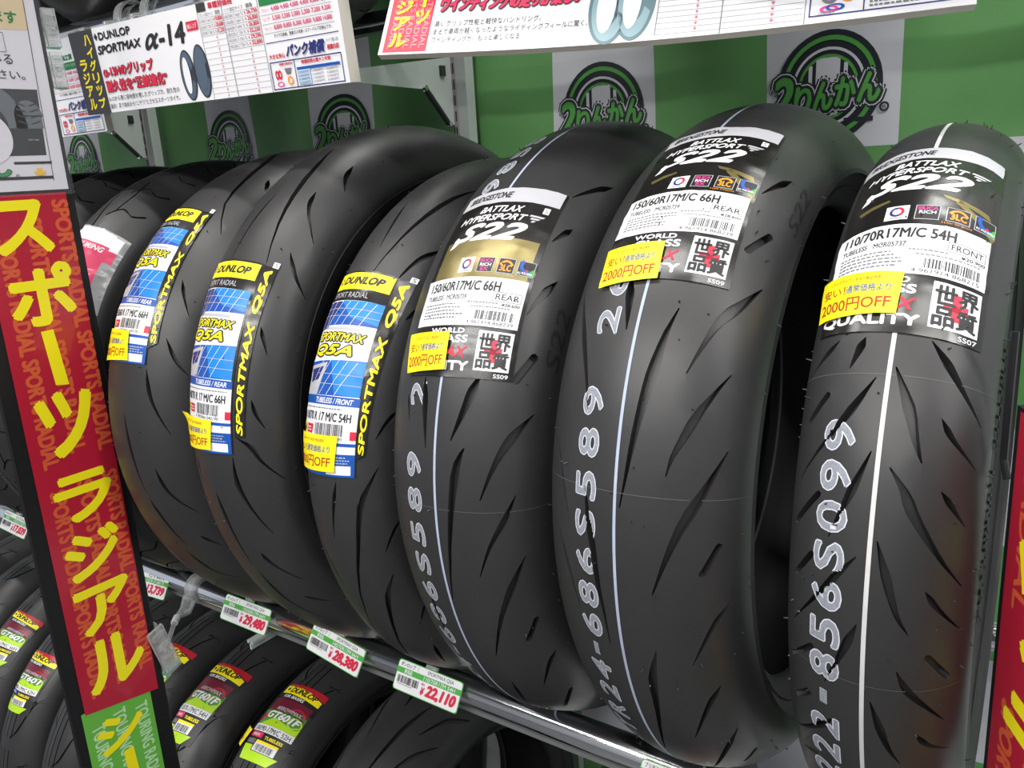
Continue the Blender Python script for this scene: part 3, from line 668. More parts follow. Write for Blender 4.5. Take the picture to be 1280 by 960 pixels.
discount_sticker(lb, t140, ((-52, 7.8), (12, 7.8), (8.6, 2.5), (-46, 1.6)), 2, curl=lambda u, v: max(0, (9 - u)) * max(0, (10 - v)) * 0.00007)
tyre = build_tyre('motorcycle_tyre', 'narrow black front tyre whose blue and yellow label reads TUBELESS / FRONT', t110, tread_mesh(t110, GROOVES['T3'], paint=pT3, seed=13), -0.5460, -0.0138, 'sport tyres with blue and yellow labels')
lb = radial_label(tyre, t110, ((-31, 41.9), (38.4, 41.9), (31.8, 4.9), (-43, 4.4)), ((37.7, 41.9), (52.3, 42.5), (39.8, 8.8), (32.5, 8.2)), 'FRONT', '110/70 R 17 M/C 54H', 'N6802', 3)
discount_sticker(lb, t110, ((-49, 11.6), (15.7, 12.1), (12.4, 5.7), (-48, 4.9)), 3)
tyre = build_tyre('motorcycle_tyre', 'wide rear tyre whose S22 label has a gold middle, beside the TUBELESS / FRONT tyre', t150, tread_mesh(t150, GROOVES['B1'], paint=pB1, seed=14), -0.4112, 0.0002, 'sport tyres with black and white labels', yaw=0.006)
lb = sport_label(tyre, t150, ((-38, 53.4), (55.5, 55.8), (60.5, 22.1), (-36.5, 21.2)), '150/60R17M/C 66H', True, '05739', '¥28,600', '239', True, 1)
discount_sticker(lb, t150, ((-42.5, 27.6), (4.2, 28.2), (6.1, 22.6), (-36, 21.5)), 4)
tyre = build_tyre('motorcycle_tyre', 'wide rear tyre with 24-686S589 painted along it and a black 150/60R17 label', t150, tread_mesh(t150, GROOVES['B2'], paint=pB2, seed=15), -0.2497, 0.0017, 'sport tyres with black and white labels', yaw=-0.0033)
lb = sport_label(tyre, t150, ((-37, 66.8), (52, 69.6), (56.5, 37.5), (-40, 36.9)), '150/60R17M/C 66H', True, '05739', '¥28,600', '239', False, 2)
discount_sticker(lb, t150, ((-40, 41.9), (6.5, 42.6), (8.9, 37.0), (-37.5, 35.9)), 5)
tyre = build_tyre('motorcycle_tyre', 'rightmost tyre, narrow, with 110/70R17 FRONT label and 222-856S099 painted on it', t110, tread_mesh(t110, GROOVES['B3'], paint=pB3, seed=16, spews=110), -0.1004, -0.0138, 'sport tyres with black and white labels', yaw=0.0331, sidetext=('TUBELESS  110/70R17 M/C', 40, -2))
lb = sport_label(tyre, t110, ((-49, 70.0), (48.5, 69.0), (49.5, 35.2), (-52, 36.0)), '110/70R17M/C 54H', False, '05737', '¥20,900', '215', False, 3)
discount_sticker(lb, t110, ((-57, 44.8), (0.2, 43.5), (-0.8, 37.9), (-53, 38.0)), 6)

# touring tyres with block tread at the left end of the row
tg = []
for k in range(40):
    th = -176 + 8.8 * k; o = 4.4 * (k % 2)
    tg += [([(14, th), (30, th + 3), (46, th + 2), (60, th + 4)], 2.6, 'c'), ([(-14, th + 4), (-30, th + 7), (-46, th + 6), (-60, th + 8)], 2.6, 'c')]
    if k % 2 == 0: tg += [([(22, th + 1.5), (24, th + 8), (18, th + 14)], 2.2, 'c'), ([(-22, th + 4), (-24, th + 10), (-18, th + 16)], 2.2, 'c')]
    if k % 4 == 0: tg += [([(2, th), (10, th + 8), (3, th + 18), (-8, th + 26), (2, th + 32)], 3, 'c')]
tg = [g for g in tg if max(abs(p[1]) for p in g[0]) < 177]
blk = tread_mesh(t135, tg, depth=0.005, seed=17, band=True, spews=60)
tour = build_tyre('touring_tyre', 'block treaded touring tyre with crumpled pink and white label beside the red sign board', t135, blk, -1.034, 0.0, 'touring tyres in the middle row')
a = Art()
a.rect(0, 0, 66, 118, mat('clear_label_film', (150, 150, 152), 0.25), 0); a.rect(0, 2, 50, 22, WHT, 1); a.rect(0, 22, 50, 112, mat('touring_pink', (206, 44, 92), 0.4), 1)
a.rect(50, 4, 60, 26, WHT, 1); a.rect(50, 26, 60, 44, mat('touring_pink', (206, 44, 92)), 1)
a.text('TOURING', 6, 25, 46, 33, WHT, 2, 0.03, 0.25); a.text('for', 8, 36, 16, 43, WHT, 2, 0.02, 0.25); a.text('GS', 8, 45, 30, 59, WHT, 2, 0.05, 0.25)
for k in range(6): a.poly([(18 + 4 * k, 62 + 7 * k), (46, 58 + 7 * k), (46, 60 + 7 * k), (14 + 4 * k, 65 + 7 * k)], mat('touring_light_pink', (236, 130, 160), 0.4), 2)
a.build('product_label', tour, label_map(t135, ((-4, 49), (68, 48.5), (70, 27.5), (0, 27)), 66.0, 118.0, crinkle=0.0035, seed=4.4), cut=(4, 3), smooth=True)
def plain(src, loc, label, group):
    r = src.copy(); C.objects.link(r); r.location = loc; r['label'] = label; r['group'] = group
    for ch in list(src.children):
        if ch.name.startswith('product_label'): continue
        c = ch.copy(); C.objects.link(c); c.parent = r
    return r
plain(tour, (-1.215, 0, 0.001 - 0.305), 'unlabelled block treaded tyre half hidden behind the red sign board', 'touring tyres in the middle row')
plain(tour, (-1.375, 0, 0.0 - 0.305), 'block treaded tyre at the left edge above the tag starting 17,0', 'touring tyres in the middle row')

# tyres of the lower row
tlo = Tyre(0.298, 0.0585, 0.047)
lg = []
for k in range(16):
    th = -172 + 21.6 * k
    lg += [([(6, th), (22, th + 3), (38, th + 12), (50, th + 15)], 4, 't'), ([(-6, th + 11), (-22, th + 14), (-38, th + 23), (-50, th + 26)], 4, 't'), ([(30, th + 13), (54, th + 14)], 3, 't'), ([(-30, th + 4), (-54, th + 5)], 3, 't')]
    for s in (-12, 0, 12):
        lg.append(([(s, th), (s, th + 9), (s, th + 18)], 2.2, 'c'))
lg = [g for g in lg if max(abs(p[1]) for p in g[0]) < 177]
lot = tread_mesh(tlo, lg, depth=0.004, seed=21, band=True, spews=30)
def bias_label(parent, corners, size, box, model, seed):
    W, H = 60.0, 128.0; a = Art(); lime = mat('lime_ink', (172, 214, 30), 0.4); mar = mat('maroon_ink', (104, 26, 46), 0.4); gg = mat('leaf_green_ink', (70, 140, 44), 0.4)
    a.rect(0, 0, W, H, BLK, 0); a.poly([(0, 0), (W, -4), (W + 1, 8), (0, 4)], mat('crimson_ink', (176, 30, 46), 0.4), 1)
    a.poly([(0, 3), (20, 2), (40, 5), (W - 2, 10), (W - 2, 20), (0, 17)], YEL, 1); a.text('DUNLOP', 12, 5.5, 52, 15, BLK, 2, 0.05, 0.25); a.poly([(4, 9.5), (7, 6), (9.5, 9.5), (7, 13)], BLK, 2)
    a.text('FOR BIKERS', 8, 20, 40, 25, WHT, 2, 0.03, 0.2)
    a.rect(1, 27, W - 4, 50, mar, 1); a.ring(44, 46, 8, 10.5, mat('crimson_ink', (176, 30, 46)), 2, 180, 360); a.text('ARROWMAX', 14, 41, 50, 47, LGR, 3, 0.02, 0.2)
    a.poly([(0, 50), (W - 3, 44), (W - 3, 82), (0, 82)], gg, 1); a.poly([(0, 58), (14, 50), (0, 72)], mat('crimson_ink', (176, 30, 46)), 2); a.poly([(4, 74), (22, 60), (46, 66), (W - 3, 58), (W - 3, 82), (8, 82)], lime, 2); a.ring(48, 58, 7, 9, lime, 2)
    a.otext(model, 8, 50, 54, 62, WHT, BLK, 4, 0.05, 0.03, 0.25)
    a.rect(0, 74, W - 3, 85, WHT, 5); a.text(size, 3, 76, 54, 83.5, BLK, 6, 0.015)
    a.rect(0, 86, 22, 94, box, 2); a.text('HIGH', 5, 88, 17, 92, WHT, 3, 0.03); a.text('TUBELESS', 26, 89, 50, 94, YEL, 2, 0.04)
    a.rect(1, 97, 16, 104, GRY, 2); a.rect(18, 97, 48, 101, YEL, 2); a.rect(18, 101, 48, 113, WHT, 2); a.barcode(21, 102.5, 45, 112, BLK, 3, seed, 22)
    a.poly([(0, 106), (16, 106), (17, 114), (W - 6, 114), (W - 14, H), (6, H)], lime, 2)
    return a.build('product_label', parent, label_map(tlo, corners, W, H, crinkle=0.0014, seed=seed * 1.7), step=0.00011, cut=(5, 4), smooth=True)
ZL = DN + 0.0
def low(X, label, first=None):
    if first is None: return build_tyre('scooter_tyre', label, tlo, lot, X, ZL, 'tyres in the lower row')
    return plain(first, (X, 0, ZL - tlo.R), label, 'tyres in the lower row')
base = low(-1.050, 'lower row tyre with whole green label reading 54H, right of the sign board')
bias_label(base, ((-34, 71), (44, 71.5), (28, 47), (-44, 46)), '110/70-17M/C 54H', mat('rose_ink', (224, 50, 96), 0.4), 'GT601F', 1)
q = low(-0.897, 'lower row tyre with 52H green label and a yellow sticker poking out', base)
lb = bias_label(q, ((-30, 74.2), (44, 75), (46, 52), (-34, 51)), '100/90-17M/C 52H', mat('rose_ink', (224, 50, 96)), 'GT601F', 2)
a = Art(); a.rect(0, 0, 30, 22, YEL, 0); a.text('安い！', 6, 5, 16, 10, DRD, 1); a.text('2000円OFF', 5, 12, 25, 17, DRD, 1)
a.build('discount_sticker', lb, label_map(tlo, ((-60, 60), (-26, 58.5), (-32, 53.5), (-64, 55)), 30.0, 22.0, lift=0.006, crinkle=0.0), step=0.0002, cut=(4, 3))
q = low(-1.185, 'lower row tyre with GT601 label partly behind the clear jointed clip', base)
bias_label(q, ((-34, 70), (44, 70.5), (28, 46), (-44, 45)), '120/80-17M/C 61H', mat('rose_ink', (224, 50, 96)), 'GT601F', 3)
q = low(-1.320, 'unlabelled lower row tyre cut off by the left side of the sign board', base)
q = low(-1.462, 'lower row tyre with 62H label and blue box, left of the sign board', base)
bias_label(q, ((-40, 50), (46, 50.5), (34, 31), (-40, 30)), '130/80-17M/C 62H', BLU, 'GT601', 4)
q = low(-1.605, 'lower row tyre whose green label is cut by the left edge of the photo', base)
bias_label(q, ((-14, 58.5), (58, 58.5), (50, 40), (-20, 39)), '140/70-17M/C 66H', BLU, 'GT601', 5)
sh = tread_mesh(t150, [([(p[0], p[1] + 50) for p in g[0]], g[1], g[2]) for g in GROOVES['B2'] if max(p[1] for p in g[0]) < 45], seed=23, spews=20)
low4 = build_tyre('motorcycle_tyre', 'wide unlabelled lower row tyre beneath the tag reading 22,110 yen', t150, sh, -0.715, ZL, 'tyres in the lower row')
low5 = plain(low4, (-0.380, 0, ZL - t150.R), 'lower row tyre glimpsed under the chrome bar below the 24-686S589 tyre', 'tyres in the lower row')

plain(tour, (-1.540, 0, 0.0 - 0.305), 'block treaded tyre of the middle row farthest to the left', 'touring tyres in the middle row')
for X in (-1.745, -1.885, -2.025):
    plain(base, (X, 0, ZL - tlo.R), 'unlabelled lower row tyre in the dark beyond the left edge of the photo', 'tyres in the lower row')
# undersides of the tyres in the row above
for X in (-2.00, -1.843, -1.686, -1.529, -1.372, -1.215, -1.058, -0.901, -0.520, -0.363, -0.206):
    plain(low4, (X, 0, UP - t150.R), 'dark tyre of the upper row, only its underside showing over the signs', 'tyres of the upper row seen from below')

# ------------------------------------------------------------------ sign boards standing out from the rack into the aisle
PRED = mat('poster_red', (172, 26, 50), 0.3, coat=0.3); PORG = mat('poster_orange', (204, 88, 52), 0.35); PYEL = mat('poster_yellow', (240, 226, 24), 0.32, coat=0.2)
PGRN = mat('poster_green', (100, 176, 66), 0.32, coat=0.3); PLGN = mat('poster_pale_green', (178, 220, 170), 0.35)
def blob(a, pts, m, layer): a.poly(pts, m, layer)
def red_sheet(a, lo):
    # one printed red sheet; u runs across the board, v downward; lo = 0 upper sheet, 1 lower sheet
    if lo == 0:
        a.rect(0.0150, -0.2690, 0.1085, 0.0330, PRED, 0)
        for u, v0, L in ((0.0905, -0.262, 0.285), (0.0585, -0.245, 0.262), (0.0265, -0.225, 0.252)):
            a.text('SPORTS RADIAL SPORTS RADIAL', u, v0, u + 0.0185, v0 + L, PORG, 1, 0.055, 0, rot=90)
        a.text('ス', 0.026, -0.2640, 0.0865, -0.2070, PYEL, 2, 0.045)
        a.text('ポ', 0.027, -0.1970, 0.0985, -0.1300, PYEL, 2, 0.045)
        a.poly([(0.0530, -0.1245), (0.0665, -0.1250), (0.0720, -0.0615), (0.0575, -0.0640)], PYEL, 2)
        a.text('ツ', 0.029, -0.0570, 0.0945, 0.0190, PYEL, 2, 0.045)
    else:
        a.poly([(0.0150, 0.0330), (0.1090, 0.0330), (0.1075, 0.3470), (0.0150, 0.3290)], PRED, 0)
        for u, v0, L in ((0.0885, 0.048, 0.262), (0.0585, 0.051, 0.262), (0.0265, 0.053, 0.262)):
            a.text('SPORTS RADIAL SPORTS RADIAL', u, v0, u + 0.0185, v0 + L, PORG, 1, 0.055, 0, rot=90)
        a.text('ラ', 0.030, 0.0400, 0.0985, 0.0975, PYEL, 2, 0.045)
        a.text('ジ', 0.028, 0.1090, 0.0960, 0.1680, PYEL, 2, 0.045)
        a.text('ア', 0.028, 0.1780, 0.0965, 0.2380, PYEL, 2, 0.045)
        a.text('ル', 0.026, 0.2460, 0.0990, 0.3130, PYEL, 2, 0.045)
def green_sheet(a):
    a.rect(0.0105, 0.3260, 0.0965, 0.5880, PGRN, -1)
    for u, v0 in ((0.074, 0.352), (0.046, 0.344), (0.0185, 0.350)):
        a.text('TOURING RADIAL TOURING RADIAL', u, v0, u + 0.0165, v0 + 0.235, PLGN, 0, 0.03, 0, rot=90)
    a.text('シ', 0.022, 0.3480, 0.082, 0.3960, PYEL, 1, 0.045); a.poly([(0.050, 0.402), (0.063, 0.402), (0.066, 0.470), (0.052, 0.470)], PYEL, 1)
    a.text('ズ', 0.022, 0.48, 0.082, 0.54, PYEL, 1, 0.045)

b1 = tag(thing('sign_board', '', ''), 'tall black sign board with white leaflet above red and green sheets', 'sign')
FX = -0.936; FY = -0.3825
def fl(u, v, off): return Vector((FX + 0.002 + off, FY + u, -v * 1.008))
mb = MB(); mb.box((FX - 0.002, FY, -0.60), (FX + 0.002, FY + 0.1160, 0.62), BOARD)
mb.tube([(FX, FY + 0.1160, -0.6), (FX, FY + 0.1160, 0.62)], 0.0022, BOARD, n=8); mb.tube([(FX, FY, -0.6), (FX, FY, 0.62)], 0.0022, BOARD, n=8)
mb.build('backing_board', b1)
for lo in (0, 1):
    a = Art(); red_sheet(a, lo); a.build('red_sheet', b1, fl, step=0.0002, base=0.0011)
a = Art(); green_sheet(a); a.build('green_sheet', b1, fl, step=0.0002, base=0.0008)
# white leaflet in a clear sleeve
a = Art(); TAN = mat('tan_print', (206, 186, 150), 0.5); DG = mat('dark_photo_print', (44, 46, 48), 0.45); TG = mat('tyre_photo_grey', (96, 102, 108), 0.4); PAP = mat('leaflet_paper', (208, 206, 214), 0.45)
U = lambda y: y - FY
a.rect(U(-0.470), -0.600, U(-0.2706), -0.2722, PAP, 0)
a.poly([(U(-0.47), -0.56), (U(-0.2800), -0.56), (U(-0.2822), -0.432), (U(-0.47), -0.424)], TAN, 1)
a.poly([(U(-0.2800), -0.56), (U(-0.2793), -0.56), (U(-0.2846), -0.2815), (U(-0.2853), -0.2815)], DG, 2)
a.text('できます', U(-0.345), -0.449, U(-0.291), -0.437, GRN, 2, 0.04)
a.frame(U(-0.42), -0.428, U(-0.3080), -0.409, 0.0006, GRY, 2)
a.text('みる', U(-0.325), -0.407, U(-0.3035), -0.3975, BLK, 2, 0.01); a.text('ください。', U(-0.345), -0.392, U(-0.294), -0.383, BLK, 2, 0.01)
a.poly([(U(-0.47), -0.372), (U(-0.2845), -0.374), (U(-0.2875), -0.308), (U(-0.47), -0.306)], DG, 1)
a.ring(U(-0.345), -0.335, 0.026, 0.046, TG, 2, 185, 360, sx=0.95); a.disc(U(-0.345), -0.325, 0.026, PAP, 3, 30)
a.ring(U(-0.2985), -0.347, 0.0, 0.016, TG, 2, 180, 360, sx=0.9); a.rect(U(-0.3128), -0.348, U(-0.2850), -0.335, TG, 2)
for k in range(4):
    for sg in (-1, 1): a.poly([(U(-0.2985) + sg * 0.002, -0.358 + k * .006), (U(-0.2985) + sg * 0.011, -0.361 + k * .006), (U(-0.2985) + sg * 0.0115, -0.3597 + k * .006), (U(-0.2985) + sg * 0.002, -0.3567 + k * .006)], DG, 3)
a.text('FRONT / REAR', U(-0.3035), -0.3245, U(-0.2925), -0.3227, LGR, 3)
a.rect(U(-0.3225), -0.3018, U(-0.2835), -0.2992, BLK, 2); a.rect(U(-0.47), -0.2868, U(-0.2845), -0.2838, BLK, 2)
a.otext('ん', U(-0.3590), -0.3025, U(-0.3265), -0.2870, mat('leaflet_green', (40, 140, 74), 0.45), BLK, 3, 0.05, 0.05)
a.ring(U(-0.3212), -0.2872, 0.0016, 0.0021, BLK, 3); a.text('R', U(-0.3221), -0.2883, U(-0.3203), -0.2861, BLK, 3)
HT = mat('hat_yellow_print', (226, 180, 50), 0.45)
a.poly([(U(-0.3045), -0.2908), (U(-0.3015), -0.2912), (U(-0.3005), -0.2955), (U(-0.2975), -0.2945), (U(-0.2955), -0.2955), (U(-0.2945), -0.2912), (U(-0.2915), -0.2925), (U(-0.2925), -0.2890), (U(-0.2965), -0.2875), (U(-0.3015), -0.2880)], HT, 3)
lf = a.build('leaflet', b1, fl, step=0.0002, base=0.0024)
mb = MB(); mb.box((FX + 0.0068, FY - 0.10, 0.2690), (FX + 0.0074, FY + 0.1165, 0.62), SLEEVE); mb.build('clear_sleeve', lf)

b2 = tag(thing('sign_board', '', ''), 'red sign board cut by the right edge of the photo', 'sign')
A0 = Vector((-0.0255, -0.2430, 0)); dr = Vector((0.44, -0.898, 0)).normalized(); nr = Vector((dr.y, -dr.x, 0))
if nr.y > 0: nr = -nr
mb = MB()
q = [A0 - dr * 0.0035, A0 + dr * 0.124]
for p in (0,):
    V = [Vector((b.x, b.y, z)) + nr * t for b in q for t in (0.0, -0.004) for z in (-0.60, 0.12)]
    mb.add(V, [(0, 1, 3, 2), (4, 6, 7, 5), (0, 4, 5, 1), (2, 3, 7, 6), (0, 2, 6, 4), (1, 5, 7, 3)], BOARD)
mb.build('backing_board', b2)
def fr(u, v, off): p = A0 + dr * (u - 0.0125) + nr * off; return Vector((p.x, p.y, -v))
a = Art(); a.poly([(0.0150, -0.1180), (0.1085, -0.1180), (0.1085, 0.0330), (0.0150, 0.0330)], PRED, 0)
a.text('RADIAL', 0.0265, -0.10, 0.043, -0.005, PORG, 1, 0.03, 0, rot=90); a.text('ツ', 0.029, -0.0570, 0.0945, 0.0190, PYEL, 2, 0.045)
a.build('red_sheet', b2, fr, step=0.0002, base=0.0006)
a = Art(); red_sheet(a, 1); a.build('red_sheet', b2, fr, step=0.0002, base=0.0006)
a = Art(); green_sheet(a); a.build('green_sheet', b2, fr, step=0.0002, base=0.0005)
mb = MB()
c0 = A0 - dr * 0.005
mb.tube([(c0.x - 0.004, c0.y + .006, 0.16), (c0.x - 0.004, c0.y + .006, 0.085), (c0.x - 0.001, c0.y + .003, 0.074)], 0.0022, mat('black_wire', (24, 24, 26), 0.35), n=8)
mb.build('hanging_hook', b2)

# ------------------------------------------------------------------ long price signs hanging from the upper front bar
def hang_sign(name, label, O, h, vd, Wm, Hm, art, thick=0.007, sag=0.0, top=0.0):
    O = Vector(O); h = Vector(h).normalized(); vd = Vector(vd); vd = (vd - h * vd.dot(h)).normalized(); n = h.cross(vd)
    if n.y > 0: n = -n
    def f(u, v, off): return O + h * (u / 1000) + vd * (v / 1000 + sag * math.sin(math.pi * max(0, min(1, u / Wm)))) + n * off
    root = tag(thing(name, '', ''), label, 'sign')
    mb = MB(); N = 24; V = []; F = []
    rc = 3.0
    for t in (0.0, -thick):
        for v in (top, Hm):
            for i in range(N + 1): V.append(f(Wm * i / N, v, t))
    k = N + 1
    for i in range(N):
        F += [(i, i + 1, k + i + 1, k + i), (2 * k + i, 3 * k + i, 3 * k + i + 1, 2 * k + i + 1), (i, 2 * k + i, 2 * k + i + 1, i + 1), (k + i, k + i + 1, 3 * k + i + 1, 3 * k + i)]
    F += [(0, k, 3 * k, 2 * k), (N, 2 * k + N, 3 * k + N, k + N)]
    mb.add(V, F, FOAM); mb.build('foam_board', root)
    art.build('printed_face', root, f, step=0.00022, base=0.0004, cut=(20.0, 200.0))
    return root
def price_table(a, u, w_, v0, v1, rows, filled, seed):
    step = (v1 - v0) / rows
    for i in range(rows + 1): a.rect(u, v0 + i * step, u + w_, v0 + i * step + .25, GRY, 2)
    a.rect(u + w_ * .62, v0, u + w_ * .62 + .2, v1, LGR, 2)
    for i in range(rows):
        v = v0 + i * step
        a.text('¥', u + w_ * .60, v + step * .25, u + w_ * .65, v + step * .75, RED, 3)
        if i < len(filled):
            a.text(filled[i][0], u + 1, v + step * .28, u + w_ * .58, v + step * .8, GRY, 3); a.text(filled[i][1], u + w_ * .68, v + step * .12, u + w_ * .98, v + step * .88, RED, 3, 0.03)
def puncture_block(a, u, v, w_):
    # the fee table and puncture cover advert that both signs carry at their right end; w_ = width, 90 tall
    k = w_ / 98.0
    X = lambda q: u + q * k
    a.text('タイヤ交換工賃', X(4), v - 9, X(60), v - 2, GRN, 2, 0.06)
    a.rect(X(1), v, X(94), v + 8.5, GRN, 2)
    for i in range(6): a.text(('タイヤのみ', 'スクーター', 'スクーター', 'オンロード', 'アメリカン', 'ビッグ')[i], X(17 + 12.8 * i), v + 2.2, X(27 + 12.8 * i), v + 5.2, WHT, 3)
    for i in range(3):
        a.rect(X(1), v + 8.5 + 8 * i + 8, X(94), v + 8.5 + 8 * i + 8.3, GRY, 2)
        a.text(('フロント', 'リア', 'セット')[i], X(3), v + 11 + 8 * i, X(13), v + 14 + 8 * i, PNK, 3)
        for j in range(6): a.text(('4,400', '4,400', '4,000', '4,400', '6,800', '6,600', '5,500', '5,500', '5,000', '5,500', '7,200', '9,200', '8,800', '8,800', '8,300', '8,800', '9,800', '14,800')[i * 6 + j], X(16 + 13 * j), v + 10.2 + 8 * i, X(27 + 13 * j), v + 14.6 + 8 * i, mat('magenta_print', (214, 40, 104), 0.45), 3, 0.02)
    a.text('タイヤ交換後、窒素ガス充填・エアーバルブ交換込です。', X(14), v + 34, X(90), v + 37, BLK, 3, 0.01)
    a.rect(X(1), v + 40.6, X(97), v + 41.3, NAV, 2)
    a.otext('パンク補償', X(26), v + 44.5, X(78), v + 56, NAV, WHT, 3, 0.05, 0.03, 0.2)
    a.text('大きな安心', X(2), v + 51, X(24), v + 55.5, RED, 3, 0.03); a.text('タイヤ購入時', X(80), v + 45, X(95), v + 48.4, GRY, 3); a.text('補償内容', X(80), v + 50, X(95), v + 54.5, RED, 3, 0.03)
    a.frame(X(1), v + 58, X(96), v + 83, 0.9, NAV, 3); a.rect(X(34), v + 58, X(34.8), v + 83, NAV, 3)
    a.text('補償対象部品', X(14), v + 59.6, X(32), v + 62.2, RED, 4, 0.02); a.text('補償期間は最大２年間', X(44), v + 59.6, X(82), v + 63, RED, 4, 0.03)
    a.ring(X(9), v + 70, 2.0, 4.2, RED, 4, sx=.6); a.ring(X(13), v + 70, 2.0, 4.2, RED, 4, sx=.6); a.poly([(X(20), v + 65), (X(30), v + 65), (X(27), v + 70), (X(22), v + 70)], GRY, 4); a.ring(X(26), v + 76, 2.4, 4.0, ORG, 4); a.ring(X(12), v + 78.5, 1.6, 2.4, PNK, 4, sx=2)
    a.rect(X(37), v + 65.5, X(93), v + 68, BLU, 4); a.rect(X(37), v + 68, X(54), v + 81, mat('pale_blue_print', (176, 200, 226), 0.45), 4)
    for i in range(4):
        for j in range(3): a.text(('5,000円', '1,000円', '2,000円')[j], X(38 + 18.5 * j), v + 69 + 3.1 * i, X(52 + 18.5 * j), v + 71.2 + 3.1 * i, GRY, 5)
def tyre_pic(a, cu, cv, rh, rw, hole, m, m2):
    a.disc(cu, cv, rh, m, 2, 36, sx=rw / rh)
    a.ring(cu, cv, rh * .55, rh * .93, m2, 3, 20, 340, sx=rw / rh * 0.9)
    if hole: a.disc(cu - rw * .15, cv, rh * .72, WHT, 4, 36, sx=rw / rh * .62)

TP1 = mat('tyre_print_dark', (44, 50, 58), 0.4); TP2 = mat('tyre_print_blue_grey', (74, 90, 108), 0.4); TP3 = mat('tyre_print_teal', (96, 124, 132), 0.4); TP4 = mat('tyre_print_pale', (140, 168, 176), 0.4)
a = Art(); W_, H_ = 440.0, 90.5
a.rect(0, 0, W_, H_, WHT, 0)
a.rect(0, 0, 50, H_, mat('charcoal_print', (50, 50, 54), 0.45), 1)
for k, ch in enumerate('ハイグリップ'): a.text(ch, 30 + 1 * (ch == 'ッ'), 5 + 13.6 * k, 44, 16.5 + 13.6 * k, YEL, 2, 0.04)
for k, ch in enumerate('ラジアル'): a.text(ch, 10, 30 + 14.2 * k, 25, 42.5 + 14.2 * k, YEL, 2, 0.04)
a.poly([(52, 9.5), (55.5, 5.5), (59, 9.5), (55.5, 13.5)], BLK, 2); a.text('DUNLOP', 61, 5.5, 124, 14, BLK, 2, 0.06)
a.text('SPORTMAX', 53, 19, 139, 28.5, BLK, 2, 0.065, 0.2)
a.text('𝜶-14', 145, 12, 218, 33.5, BLK, 2, 0.045, 0.15)
a.rect(222, 14, 241, 23, RED, 2); a.text('HLレンジ', 224, 16, 239, 21, WHT, 3, 0.02)
a.otext('α-13Hのグリップ', 54, 41, 152, 53, RED, mat('dark_outline', (70, 30, 40), 0.5), 3, 0.05, 0.03)
a.otext('耐久性を“正統進化”', 54, 56, 172, 69, RED, mat('dark_outline', (70, 30, 40)), 3, 0.05, 0.03)
a.text('α-13から更に接地感を増したグリップ力、耐久性の', 52, 73, 188, 78.5, BLK, 2, 0.0); a.text('進化！走り始めから“ニヤリ”とさせるスポーツタイヤ。', 52, 81, 186, 86.5, BLK, 2, 0.0)
tyre_pic(a, 209, 64, 25, 12.5, True, TP1, TP2); tyre_pic(a, 233, 62, 26, 12.5, False, TP1, TP2); a.disc(233, 62, 18, TP2, 4, 30, sx=.42)
a.rect(243.5, 0, 244, H_, GRY, 2); a.rect(244, 0, 258, 8, DG, 2); a.text('車種別価格', 262, 1, 300, 7, RED, 2, 0.03); a.text('フロント適応サイズ', 246, 9.5, 268, 13, GRY, 2); a.text('価格', 271, 9, 279, 13.2, BLK, 2); a.text('リア適応サイズ', 286, 9.5, 314, 13, GRY, 2); a.text('価格', 318, 9, 328, 13.2, BLK, 2)
price_table(a, 244, 38, 14, H_, 14, [('110/70R17 54H TL', '19,800'), ('120/60R17 55H TL', '20,680'), ('120/70R17 58H TL', '21,230')], 1)
a.rect(282.3, 0, 283, H_, GRY, 3)
price_table(a, 283.5, 51, 14, H_, 14, [('140/70R17 66H TL', '26,730'), ('150/60R17 66H TL', '26,800'), ('160/60R17 69H TL', '26,800'), ('180/55R17 73H TL', '32,230'), ('190/50R17 73H TL', '29,590'), ('190/55R17 75H TL', '32,890')], 2)
a.rect(335, 0, 335.6, H_, GRY, 3)
puncture_block(a, 336.5, 6, 100)
hang_sign('price_sign', 'white α-14 price sign with black band and yellow katakana', (-1.0028, -0.200, 0.4491), (1, 0, -0.021), (0, 0.1, -1), W_, H_, a, 0.013)
a = Art(); a.rect(0, 0, 416, 118, WHT, 0); puncture_block(a, 314, 33, 100); price_table(a, 190, 120, 30, 118, 14, [], 3); a.rect(0, 0, 416, 5.5, LGR, 1); a.text('α-13SP', 382, 1.2, 404, 4.6, BLK, 2)
hang_sign('price_sign', 'white price sign peeping out behind the black banded one', (-1.420, -0.178, 0.4610), (1, 0, -0.005), (0.01, 0.06, -0.99), 416, 118, a, 0.008)
a = Art(); W_, H_ = 453.0, 96.0
a.rect(0, 20, W_, H_, WHT, 0); a.rect(4, 22, 46, H_ - 2, mat('crimson_print', (214, 34, 62), 0.42), 1)
for k in range(5): a.text('SPORTS RADIAL', 8 + 7.6 * k, 23, 13.5 + 7.6 * k, H_ - 5, mat('pale_red_print', (240, 140, 150), 0.45), 2, 0.02, 0, rot=90)
a.rect(34, 37, 37.5, 51, YEL, 3); a.text('ツ', 29, 53.5, 43, 67.5, YEL, 3, 0.05)
for k, ch in enumerate('ラジアル'): a.text(ch, 9, 27 + 16.2 * k, 25, 41 + 16.2 * k, YEL, 3, 0.05)
a.otext('ワインディングの走りが楽しい', 52, 42, 180, 57.5, mat('rose_print', (232, 44, 92), 0.45), BLK, 3, 0.05, 0.05, 0.15)
a.text('高いグリップ性能と軽快なハンドリング。', 50, 65, 146, 71, BLK, 2, 0.0); a.text('まるで車両が軽くなったようなライディングフィールに驚く。', 50, 72.8, 186, 78.8, BLK, 2, 0.0); a.text('ワインディングが、もっと楽しくなる', 50, 80.6, 130, 86.4, BLK, 2, 0.0)
